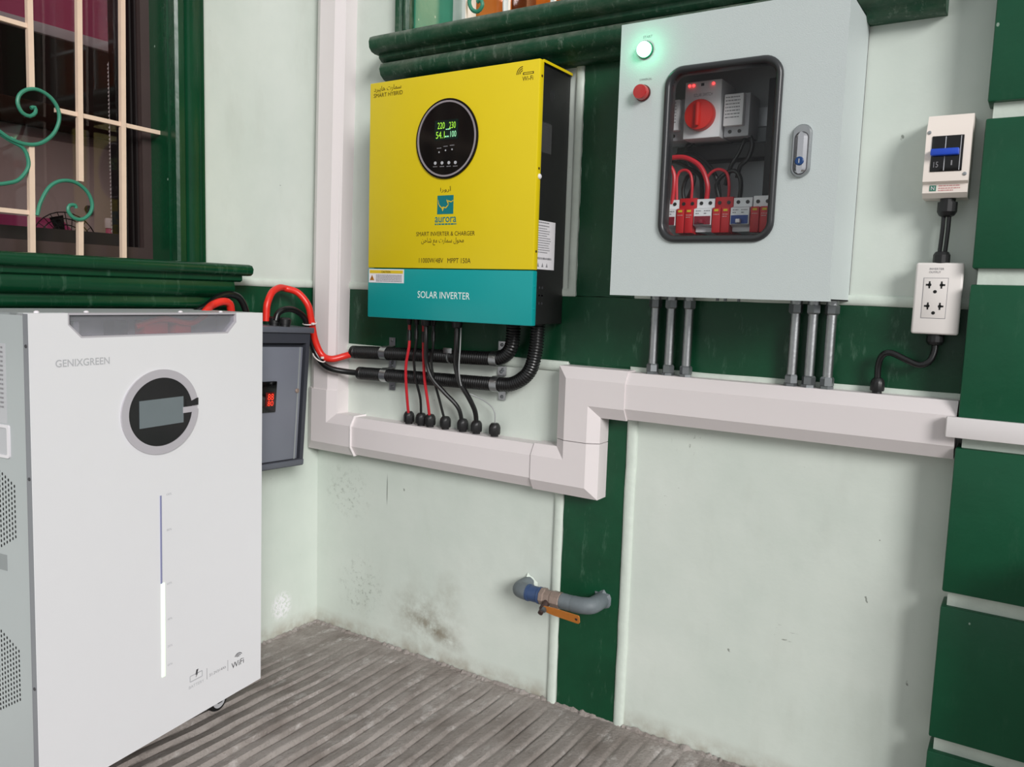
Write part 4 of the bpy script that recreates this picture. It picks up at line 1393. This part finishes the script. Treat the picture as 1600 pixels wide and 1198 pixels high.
door = door_geo().build('door', 'steel_enclosure', cab, smooth=0)
fo_ = rrect(WX0, WX1, WZ0, WZ1, .034, 8)
fi_ = rrect(WX0 + .0125, WX1 - .0125, WZ0 + .0125, WZ1 - .0125, .022, 8)
fm_ = rrect(WX0 + .006, WX1 - .006, WZ0 + .006, WZ1 - .006, .030, 8)
FC = FRONT(CY)
nn = len(fo_)
g = G()
secs = [(fo_, -.001), (fo_, .004), (rrect(WX0 + .003, WX1 - .003, WZ0 + .003, WZ1 - .003, .032, 8), .0075), (rrect(WX0 + .0065, WX1 - .0065, WZ0 + .0065, WZ1 - .0065, .028, 8), .0085), (rrect(WX0 + .0110, WX1 - .0110, WZ0 + .0110, WZ1 - .0110, .0235, 8), .0055), (fi_, .001), (fi_, -.018)]
vs = [FC(u, v, w) for pl, w in secs for u, v in pl]
fs = []
for i in range(len(secs) - 1):
    for j in range(nn):
        j2 = (j + 1) % nn
        fs.append((i * nn + j, i * nn + j2, (i + 1) * nn + j2, (i + 1) * nn + j))
g.add(vs, fs)
wf = g.build('window_frame', 'frame_charcoal', door, 'rounded charcoal plastic window frame', smooth=60)
G().prism(fi_, FC, -.006, -.003).build('window_pane', 'clear_pane', door)
# handle
hp = G()
hs = [(rrect(1.303, 1.3345, 1.164, 1.250, .0150, 8), -.001), (rrect(1.303, 1.3345, 1.164, 1.250, .0150, 8), .004), (rrect(1.3055, 1.332, 1.1665, 1.2475, .0130, 8), .0075)]
n_ = len(hs[0][0])
vs = [FC(u, v, w) for pl, w in hs for u, v in pl]
fs = [(i * n_ + j, i * n_ + (j + 1) % n_, (i + 1) * n_ + (j + 1) % n_, (i + 1) * n_ + j) for i in range(2) for j in range(n_)] + [tuple(2 * n_ + j for j in range(n_))]
hd = hp.add(vs, fs).build('handle', 'satin_metal', door, 'chrome swing handle with blue lock', smooth=50)
hl = rrect(1.3085, 1.3295, 1.1685, 1.2365, .0100, 8)
G().ring(rrect(1.3075, 1.3305, 1.1675, 1.2375, .0110, 8), hl, FC, .0070, .0079).build('handle_groove', 'print_dark', hd)
g = G()
n_ = len(hl)
hl2 = [(1.319 + (u - 1.319) * .45, v) for u, v in hl]
vs = [FC(u, v, .0072) for u, v in hl] + [FC(u, v, .0125) for u, v in hl2]
g.add(vs, [(j, (j + 1) % n_, n_ + (j + 1) % n_, n_ + j) for j in range(n_)] + [tuple(n_ + j for j in range(n_))])
G_l = g.build('handle_lever', 'chrome', hd, smooth=20)
G().lathe([(.0072, 0), (.0072, .0025), (.006, .0035)], (1.319, CY - .0115, 1.189), '-Y', 24).build('lock', 'lock_blue', hd)
G().box(1.3183, 1.3197, CY - .0149, CY - .0154, 1.1855, 1.1925).build('key_slot', 'print_light_grey', hd)
# lamp and button
lp = G().lathe([(.0155, 0), (.0155, .003), (.0145, .0045), (.0135, .0045)], (1.0275, CY, 1.406), '-Y', 32).build('lamp_bezel', 'lamp_green_bezel', door)
G().lathe([(.0135, .003), (.0135, .010), (.0118, .013), (.007, .015), (.0005, .0155)], (1.0275, CY, 1.406), '-Y', 32).build('green_lamp', 'lamp_green', lp, 'glowing green indicator lamp')
bt = G().lathe([(.0150, 0), (.0150, .003), (.0140, .0045)], (1.0265, CY, 1.330), '-Y', 32).build('button_bezel', 'button_dark_red', door)
G().lathe([(.0135, .003), (.0135, .014), (.0124, .017), (.004, .0178), (.0005, .0178)], (1.0265, CY, 1.330), '-Y', 32).build('red_lamp', 'button_red', bt, 'red domed indicator lamp, unlit')
lettering('START', .018, .0042, 1.0305, 1.4295, FC, 'print_mid_grey', door)
lettering('COMMERCIAL', .024, .0036, 1.0305, 1.3545, FC, 'print_mid_grey', door)
ll = bpy.data.lights.new('green_lamp_glow', 'POINT')
ll.energy = 0.055
ll.color = (0.1, 1.0, 0.5)
ll.shadow_soft_size = 0.008
llo = bpy.data.objects.new('green_lamp_glow', ll)
col.objects.link(llo)
llo.location = (1.0275, CY - 0.026, 1.406)
# inside: mounting plate and rails
G().box(CX0 + .02, CX1 - .02, -.012, -.015, CZ0 + .02, CZ1 - .02).build('mounting_plate', 'plate_grey', cab)
G().box(1.02, 1.30, -.015, -.022, 1.105, 1.14).build('mounting_rail', 'satin_metal', cab)
G().box(1.02, 1.30, -.015, -.022, 1.285, 1.32).build('mounting_rail', 'satin_metal', cab)
G().box(1.05, 1.27, -.015, -.060, 1.222, 1.250, .002).build('wire_duct', 'plate_black', cab)
G().box(1.225, 1.30, -.015, -.070, 1.06, 1.36, .002).build('wire_duct', 'plate_black', cab)
for xx in (1.17, 1.185, 1.21):
    G().lathe([(.003, 0), (.003, -.005)], (xx, -.12, CZ0), 'Z', 8).build('drain_plug', 'zinc_nut', cab)

# change-over switch and modules
sw = thing('changeover_switch', 'white changeover switch with big red knob inside the cabinet', 'switch', (1.111, -.015, 1.25))
G().box(1.076, 1.147, -.022, -.098, 1.257, 1.3615, .002).build('housing', 'module_white', sw)
kb = G().lathe([(.0285, 0), (.0285, .010), (.027, .014), (.012, .016), (.0005, .016)], (1.110, -.098, 1.298), '-Y', 36).build('knob', 'knob_red', sw, 'round red knob')
G().box(1.106, 1.114, -.113, -.121, 1.276, 1.320, .003).build('knob_grip', 'knob_red', kb)
for xx in (1.0845, 1.0925, 1.131):
    G().lathe([(.0022, 0), (.0022, .001), (.001, .002)], (xx, -.098, 1.3545), '-Y', 12).build('status_light', 'led_red', sw)
G().box(1.107, 1.113, -.097, -.0985, 1.352, 1.357).build('status_slot', 'print_dark', sw)
lettering('SOLAR SWITCH', .036, .006, 1.112, 1.336, FRONT(-.098), 'print_mid_grey', sw)
for x0, x1, lb in ((1.020, 1.073, 'grey terminal module left of the red knob switch'), (1.149, 1.196, 'grey terminal module right of the red knob switch')):
    md = thing('terminal_module', lb, 'module', ((x0 + x1) / 2, -.015, 1.25), group='modules inside the cabinet')
    G().box(x0, x1, -.022, -.080, 1.2585, 1.336, .002).build('housing', 'module_grey', md)
    G().box(x0 + .003, x1 - .008, -.079, -.0945, 1.276, 1.333, .0015).build('front_plate', 'module_white', md)
    bars([(x0 + .006, x1 - .014, 1.326 - k * .006, .002) for k in range(7)], FRONT(-.0945), 'print_mid_grey', md)
    for q_ in (.012, .030):
        G().lathe([(.0035, 0), (.0035, .001)], (x0 + q_, -.080, 1.268), '-Y', 10).build('terminal_screw', 'screw_dark', md)


def breaker(x0, tog, lb, ww=.0352):
    t_ = thing('circuit_breaker', lb, 'circuit breaker', (x0 + ww / 2, -.022, 1.08), group='breakers in a row inside the cabinet')
    prof_ = [(-.022, 1.084), (-.085, 1.084), (-.085, 1.092), (-.100, 1.096), (-.100, 1.126), (-.085, 1.130), (-.085, 1.146), (-.022, 1.146)]
    G().prism([(d, z) for d, z in prof_], lambda u, v, w: (x0 + w, u, v), 0.0004, ww - .0004).build('housing', 'breaker_white', t_)
    G().box(x0 + .002, x0 + ww - .002, -.0995, -.1015, 1.097, 1.1125).build('toggle_panel', tog, t_)
    G().box(x0 + ww / 2 - .004, x0 + ww / 2 + .004, -.101, -.112, 1.098, 1.105, .001).build('toggle', 'label_white' if tog == 'breaker_blue' else tog, t_)
    bars([(x0 + .004, x0 + .015, 1.1215, .0016), (x0 + .020, x0 + .032, 1.1215, .0016), (x0 + .004, x0 + .010, 1.1165, .002), (x0 + .020, x0 + .026, 1.1165, .002)], FRONT(-.100), 'print_mid_grey', t_)
    for q_ in (.009, .0265):
        G().lathe([(.0035, 0), (.0035, .001)], (x0 + q_, -.085, 1.138), '-Y', 12).build('terminal_screw', 'screw_dark', t_)


def arrester(x0, lb, ww=.0352, top='surge_red'):
    t_ = thing('surge_arrester', lb, 'surge arrester', (x0 + ww / 2, -.022, 1.08), group='red surge arresters inside the cabinet')
    G().box(x0 + .0004, x0 + ww - .0004, -.022, -.085, 1.080, 1.1485, .001).build('housing', top, t_)
    G().box(x0 + .001, x0 + ww / 2 - .0006, -.084, -.1015, 1.081, 1.1275, .0015).build('cartridge', 'surge_red', t_)
    G().box(x0 + ww / 2 + .0006, x0 + ww - .001, -.084, -.1015, 1.081, 1.1275, .0015).build('cartridge', 'surge_red', t_)
    for q_ in (.009, .0265):
        G().lathe([(.0035, 0), (.0035, .001)], (x0 + q_, -.085, 1.138), '-Y', 12).build('terminal_screw', 'screw_dark', t_)
        G().box(x0 + q_ - .004, x0 + q_ + .004, -.101, -.1022, 1.1205, 1.1245).build('status_window', 'label_yellow', t_)
    bars([(x0 + .004, x0 + .015, 1.114, .0016), (x0 + .021, x0 + .032, 1.114, .0016), (x0 + .021, x0 + .030, 1.110, .0016)], FRONT(-.1016), 'print_pink', t_)


breaker(1.036, 'breaker_crimson', 'white breaker with crimson toggle at the left end of the row')
arrester(1.0715, 'red surge arrester, leftmost of the red pair under the wires')
breaker(1.107, 'breaker_crimson', 'white breaker with crimson toggle between the red arresters')
arrester(1.1425, 'red surge arrester beside the blue toggle breaker')
breaker(1.178, 'breaker_blue', 'white breaker with a blue toggle')
arrester(1.2145, 'red surge arrester with a white base in the dark right corner of the cabinet', top='breaker_white')

CWX = lambda u: 1.063 + (u - 105) * .000327
CWZ = lambda v: 1.142 - (v - 905) * .000306
WIRES = [
    ('thick red wire arching over the others inside the cabinet', 'wire_red', .0048, [(-60, 690), (10, 632), (65, 625), (150, 632), (240, 690), (290, 800), (285, 905)], -.080),
    ('red wire bending down at the left edge of the cabinet window', 'wire_red', .0042, [(-40, 640), (40, 665), (85, 720), (92, 800), (80, 915)], -.086),
    ('thin red loop over the left surge arrester', 'wire_red', .0028, [(100, 900), (100, 740), (140, 705), (180, 730), (195, 800), (190, 890)], -.078),
    ('thin red loop above the right surge arrester', 'wire_red', .0028, [(285, 860), (280, 760), (330, 712), (390, 730), (412, 800), (410, 890)], -.074),
    ('black wire running under the thick red wire', 'cable_black', .0042, [(-40, 660), (60, 648), (150, 690), (230, 740), (248, 830), (245, 905)], -.070),
    ('thick black wire behind the thick red arch', 'cable_black', .0046, [(60, 600), (160, 600), (250, 660), (320, 760), (345, 900)], -.060),
    ('black loop standing left of the first arrester', 'cable_black', .0040, [(135, 910), (125, 820), (150, 740), (190, 740), (180, 820), (140, 905)], -.066),
    ('black wire dropping to the blue toggle breaker', 'cable_black', .0042, [(350, 900), (330, 800), (370, 740), (430, 720), (465, 760), (475, 830), (465, 905)], -.066),
    ('black wire rising to the upper right module', 'cable_black', .0040, [(370, 800), (400, 690), (440, 620), (470, 540), (480, 470)], -.058),
    ('black wire hanging from the switch on the left', 'cable_black', .0044, [(160, 520), (120, 560), (140, 640), (200, 700), (230, 730)], -.056),
    ('black wire beside the dark duct on the right', 'cable_black', .0042, [(480, 480), (520, 560), (500, 650), (460, 690), (440, 760)], -.062),
]
for lb, mt, r, pts, yy in WIRES:
    w_ = G().tube(spline([(CWX(a), yy + (.004 if k in (0, len(pts) - 1) else 0), CWZ(b)) for k, (a, b) in enumerate(pts)], .005), r, 9).build('cabinet_wire', mt)
    tag(w_, lb, 'wire', 'wires inside the cabinet')

# ------------------------------------------------------------------ steel conduits between cabinet and trunking
PXS = [(1.007, 'first from the left of the left trio'), (1.042, 'middle of the left trio'), (1.080, 'right of the left trio'), (1.2895, 'left of the right trio'), (1.3215, 'middle of the right trio'), (1.3545, 'rightmost of all, under the cabinet corner')]
PY, PZ0, PZ1 = -0.024, 0.798, 0.9615


def make_pipe():
    t_ = thing('steel_conduit', 'zinc conduit pipe, ' + PXS[0][1], 'conduit', (PXS[0][0], PY, PZ0), group='zinc conduits under the control cabinet', local=True)
    H = PZ1 - PZ0
    G().lathe([(.0092, .004), (.0092, H - .004)], (0, 0, 0), 'Z', 20).build('pipe', 'zinc_conduit', t_)
    G().lathe([(.0130, -.0005), (.0130, .006), (.0110, .007)], (0, 0, 0), 'Z', 6, .3).build('lower_nut', 'zinc_nut', t_, smooth=20)
    G().lathe([(.0112, .006), (.0126, .007), (.0126, .020), (.0105, .023)], (0, 0, 0), 'Z', 6, .9).build('lower_coupling', 'zinc_nut', t_, smooth=20)
    G().lathe([(.0105, H - .026), (.0130, H - .023), (.0130, H - .009), (.0112, H - .008)], (0, 0, 0), 'Z', 6, .6).build('upper_coupling', 'zinc_nut', t_, smooth=20)
    G().lathe([(.0112, H - .009), (.0112, H)], (0, 0, 0), 'Z', 20).build('upper_collar', 'zinc_conduit', t_)
    return t_


p0 = make_pipe()
for k, (xx, lb) in enumerate(PXS):
    p_ = p0 if k == 0 else copy_tree(p0)
    p_.location = (xx, PY, PZ0)
    p_.rotation_euler.z = 0.37 * k
    p_['label'] = 'zinc conduit pipe, ' + lb

# ------------------------------------------------------------------ small breaker enclosure and outlet by the pillar
mb = thing('breaker_enclosure', 'cream breaker enclosure with blue toggle beside the green pillar', 'breaker', (1.523, 0, 1.138))
pr_ = [(-.001, 1.1385), (-.042, 1.1385), (-.052, 1.146), (-.052, 1.160), (-.060, 1.164), (-.060, 1.246), (-.050, 1.262), (-.046, 1.273), (-.001, 1.273)]
G().prism(pr_, lambda u, v, w: (w, u, v), 1.490, 1.557).build('housing', 'breaker_box_cream', mb)
bpnl = G().box(1.4995, 1.5465, -.058, -.0615, 1.1795, 1.2375, .001).build('switch_face', 'gloss_black', mb)
FM = FRONT(-.0615)
G().box(1.4995, 1.5415, -.061, -.0735, 1.2045, 1.2155, .002).build('toggle', 'toggle_blue', bpnl, 'wide blue toggle')
G().box(1.5195, 1.5207, -.0614, -.0620, 1.181, 1.204).build('divider_line', 'print_light_grey', bpnl)
G().box(1.5195, 1.5207, -.0614, -.0620, 1.217, 1.236).build('divider_line', 'print_light_grey', bpnl)
G().box(1.5420, 1.5430, -.0614, -.0620, 1.181, 1.236).build('divider_line', 'print_light_grey', bpnl)
lettering('15', .007, .009, 1.508, 1.191, FM, 'print_mid_grey', bpnl)
lettering('I', .002, .008, 1.531, 1.193, FM, 'print_mid_grey', bpnl)
for xx, zz in ((1.4945, 1.244), (1.5515, 1.1745)):
    G().lathe([(.0030, 0), (.0030, .0015), (.001, .002)], (xx, -.0595, zz), '-Y', 12).build('screw', 'satin_metal', mb)
G().box(1.5005, 1.5105, -.0518, -.0525, 1.149, 1.1585).build('maker_mark', 'emblem_green', mb)
lettering('N', .005, .006, 1.5055, 1.1537, FRONT(-.0526), 'label_white', mb)
bars([(1.514, 1.546, 1.1565, .0018), (1.514, 1.546, 1.1525, .0018), (1.514, 1.536, 1.1490, .0018)], FRONT(-.0520), 'print_pink', mb)

ou = thing('wall_outlet', 'white double socket outlet in a surface box by the pillar', 'outlet', (1.525, 0, 0.91))
G().box(1.492, 1.5595, -.001, -.034, .913, 1.0275, .003).build('back_box', 'outlet_white', ou)
fpl = G().box(1.489, 1.562, -.031, -.0405, .9095, 1.031, .004, 3).build('face_plate', 'outlet_white', ou)
G().ring([(1.5025, .9365), (1.5405, .9365), (1.5405, 1.0055), (1.5025, 1.0055)], [(1.5033, .9373), (1.5397, .9373), (1.5397, 1.0047), (1.5033, 1.0047)], FRONT(-.0403), 0, .0005).build('insert_line', 'print_mid_grey', fpl)
G().box(1.5033, 1.5397, -.040, -.0411, .9373, 1.0047, .0004).build('socket_insert', 'outlet_inner', fpl)
FO = FRONT(-.0411)
for zc in (.9905, .9545):
    s_ = G().prism(circ(1.5215, zc - .0085, .0029, n=14), FO, -.002, .0003).build('ground_hole', 'hole_black', fpl)
    for sx in (-1, 1):
        g = G().prism(circ(1.5215 + sx * .0092, zc + .003, .0029, n=12), FO, -.002, .0003)
        g.box(1.5215 + sx * .0092 - .0012, 1.5215 + sx * .0092 + .0012, -.040, -.0415, zc - .003, zc + .009)
        g.box(1.5215 + sx * .0092 - .0055 * (1 if sx < 0 else 0), 1.5215 + sx * .0092 + .0055 * (1 if sx > 0 else 0), -.040, -.0415, zc + .0015, zc + .0045)
        g.build('contact_slot', 'hole_black', fpl)
lettering('INVERTER', .022, .0034, 1.5215, 1.0205, FRONT(-.0405), 'print_mid_grey', fpl)
lettering('OUTPUT', .018, .0034, 1.519, 1.0150, FRONT(-.0405), 'print_mid_grey', fpl)

cb = thing('link_cable', 'pair of short black cables joining breaker enclosure and outlet', 'cable', (1.525, -.028, 1.03))
G().lathe([(.012, 0), (.012, -.006), (.0155, -.006), (.0155, -.022), (.012, -.028), (.008, -.030)], (1.5275, -.028, 1.1385), 'Z', 14).build('gland', 'gland_black', cb, smooth=25)
G().lathe([(.012, -.004), (.012, .002), (.0135, .002), (.0135, .016), (.0105, .021), (.008, .022)], (1.5255, -.026, 1.0285), 'Z', 14).build('gland', 'gland_black', cb, smooth=25)
for s in (-1, 1):
    G().tube(spline([(1.5275 + s * .0042, -.028, 1.115), (1.5275 + s * .0042, -.029, 1.085), (1.5258 + s * .0042, -.027, 1.045)], .006), .0034, 10).build('core', 'cable_black', cb)
oc = thing('outlet_cable', 'black cable curling from outlet down into the trunking', 'cable', (1.441, -.025, .798))
G().lathe([(.012, .002), (.012, -.004), (.0145, -.004), (.0145, -.014), (.011, -.019), (.008, -.020)], (1.5265, -.022, .9105), 'Z', 14).build('gland', 'gland_black', oc, smooth=25)
G().tube(spline([(1.5265, -.022, .900), (1.527, -.024, .880), (1.521, -.028, .862), (1.506, -.030, .855), (1.484, -.031, .863), (1.460, -.031, .873), (1.446, -.029, .868), (1.440, -.026, .848), (1.441, -.025, .812)], .005), .0056, 12).build('jacket', 'cable_black', oc)
gland(oc, 1.441, -.025, .7985, 1.25)

# ------------------------------------------------------------------ water pipe with ball valve
vp = thing('water_valve', 'stubby blue and grey water pipe with orange lever ball valve', 'pipe', (0.80, -0.055, 0.272))
VY, VZ = -.056, .275


def elbow_pipe(p0, p1, mat, r=.0165):
    return spline([p0, ((p0[0] * .96 + p1[0] * .04), p0[1] * .5 + p1[1] * .5, (p0[2] + p1[2]) / 2), ((p0[0] * .7 + p1[0] * .3), p1[1] * .96 + p0[1] * .04, p1[2]), p1], .003)


L_ = [(0.712, 0.005, .272), (0.712, -.030, .273), (0.718, -.049, .274), (0.736, VY, .275), (0.745, VY, .275)]
R_ = [(0.905, 0.005, .280), (0.905, -.028, .279), (0.899, -.048, .278), (0.880, VY, .277), (0.862, VY, .276)]
G().tube(spline(L_, .004), .0185, 18).build('elbow', 'pvc_grey', vp)
G().tube(spline(R_, .004), .0185, 18).build('elbow', 'pvc_grey', vp)
G().lathe([(.0175, 0), (.0195, .001), (.0195, .006), (.0180, .0065), (.0180, .030), (.0195, .031), (.0195, .036), (.0175, .037)], (0.742, VY, .275), 'X', 20).build('coupling', 'pvc_blue', vp)
G().lathe([(.0185, 0), (.0200, .001), (.0200, .010), (.0172, .012), (.0172, .026), (.0190, .030), (.0190, .050), (.0170, .052)], (0.779, VY, .2755), 'X', 8, .2).build('valve_body', 'valve_brass', vp, smooth=20)
G().lathe([(.0170, 0), (.0178, .001), (.0178, .030), (.0165, .031)], (0.831, VY, .2758), 'X', 20).build('nipple', 'pvc_grey', vp)
stem = G().lathe([(.0085, 0), (.0085, .022), (.006, .026), (.006, .034)], (0.800, VY - .012, .268), (0.05, -.85, -.42), 16).build('valve_stem', 'valve_stem', vp)
# lever: a flat orange bar with a hole in its far end
a_ = Vector((0.806, VY - .034, .2625))
d_ = Vector((0.092, -.004, -.002))
u_ = Vector((0, -.22, .97)).normalized()
n_ = d_.cross(u_).normalized()
prl = [(0, -.006), (.12, -.0075), (.30, -.0092), (.97, -.0098), (1.0, -.007), (1.0, .007), (.97, .0095), (.30, .0092), (.12, .0075), (0, .006)]
G().prism(prl, lambda s, t, w: a_ + d_ * s + u_ * t + n_ * w, -.0016, .0016).build('lever', 'lever_orange', stem, 'orange lever handle')
G().prism([(s_ * .035 + .92, t_ * .0028) for s_, t_ in [(math.cos(2 * PI * k / 12), math.sin(2 * PI * k / 12)) for k in range(12)]], lambda s, t, w: a_ + d_ * s + u_ * t + n_ * w, -.0021, .0021).build('lever_hole', 'valve_stem', stem)
G().lathe([(.0068, 0), (.0068, .006), (.0045, .007)], a_ + Vector((.002, -.001, 0)), (0.05, -.85, -.42), 6).build('lever_nut', 'zinc_nut', stem, smooth=20)
for xx, zz, rr in ((0.712, .272, .023), (0.905, .280, .022)):
    g = G()
    ring_ = [(rr * random.uniform(.85, 1.2), 2 * PI * k / 18) for k in range(18)]
    vs = [(xx + r * math.cos(t), -.001, zz + r * math.sin(t)) for r, t in ring_] + [(xx + r * .72 * math.cos(t), -.008, zz + r * .72 * math.sin(t)) for r, t in ring_]
    fs = [(k, (k + 1) % 18, 18 + (k + 1) % 18, 18 + k) for k in range(18)] + [tuple(18 + k for k in range(18))]
    g.add(vs, fs).build('mortar_collar', 'mint_bead_paint' if xx < .8 else 'pvc_grey', vp)
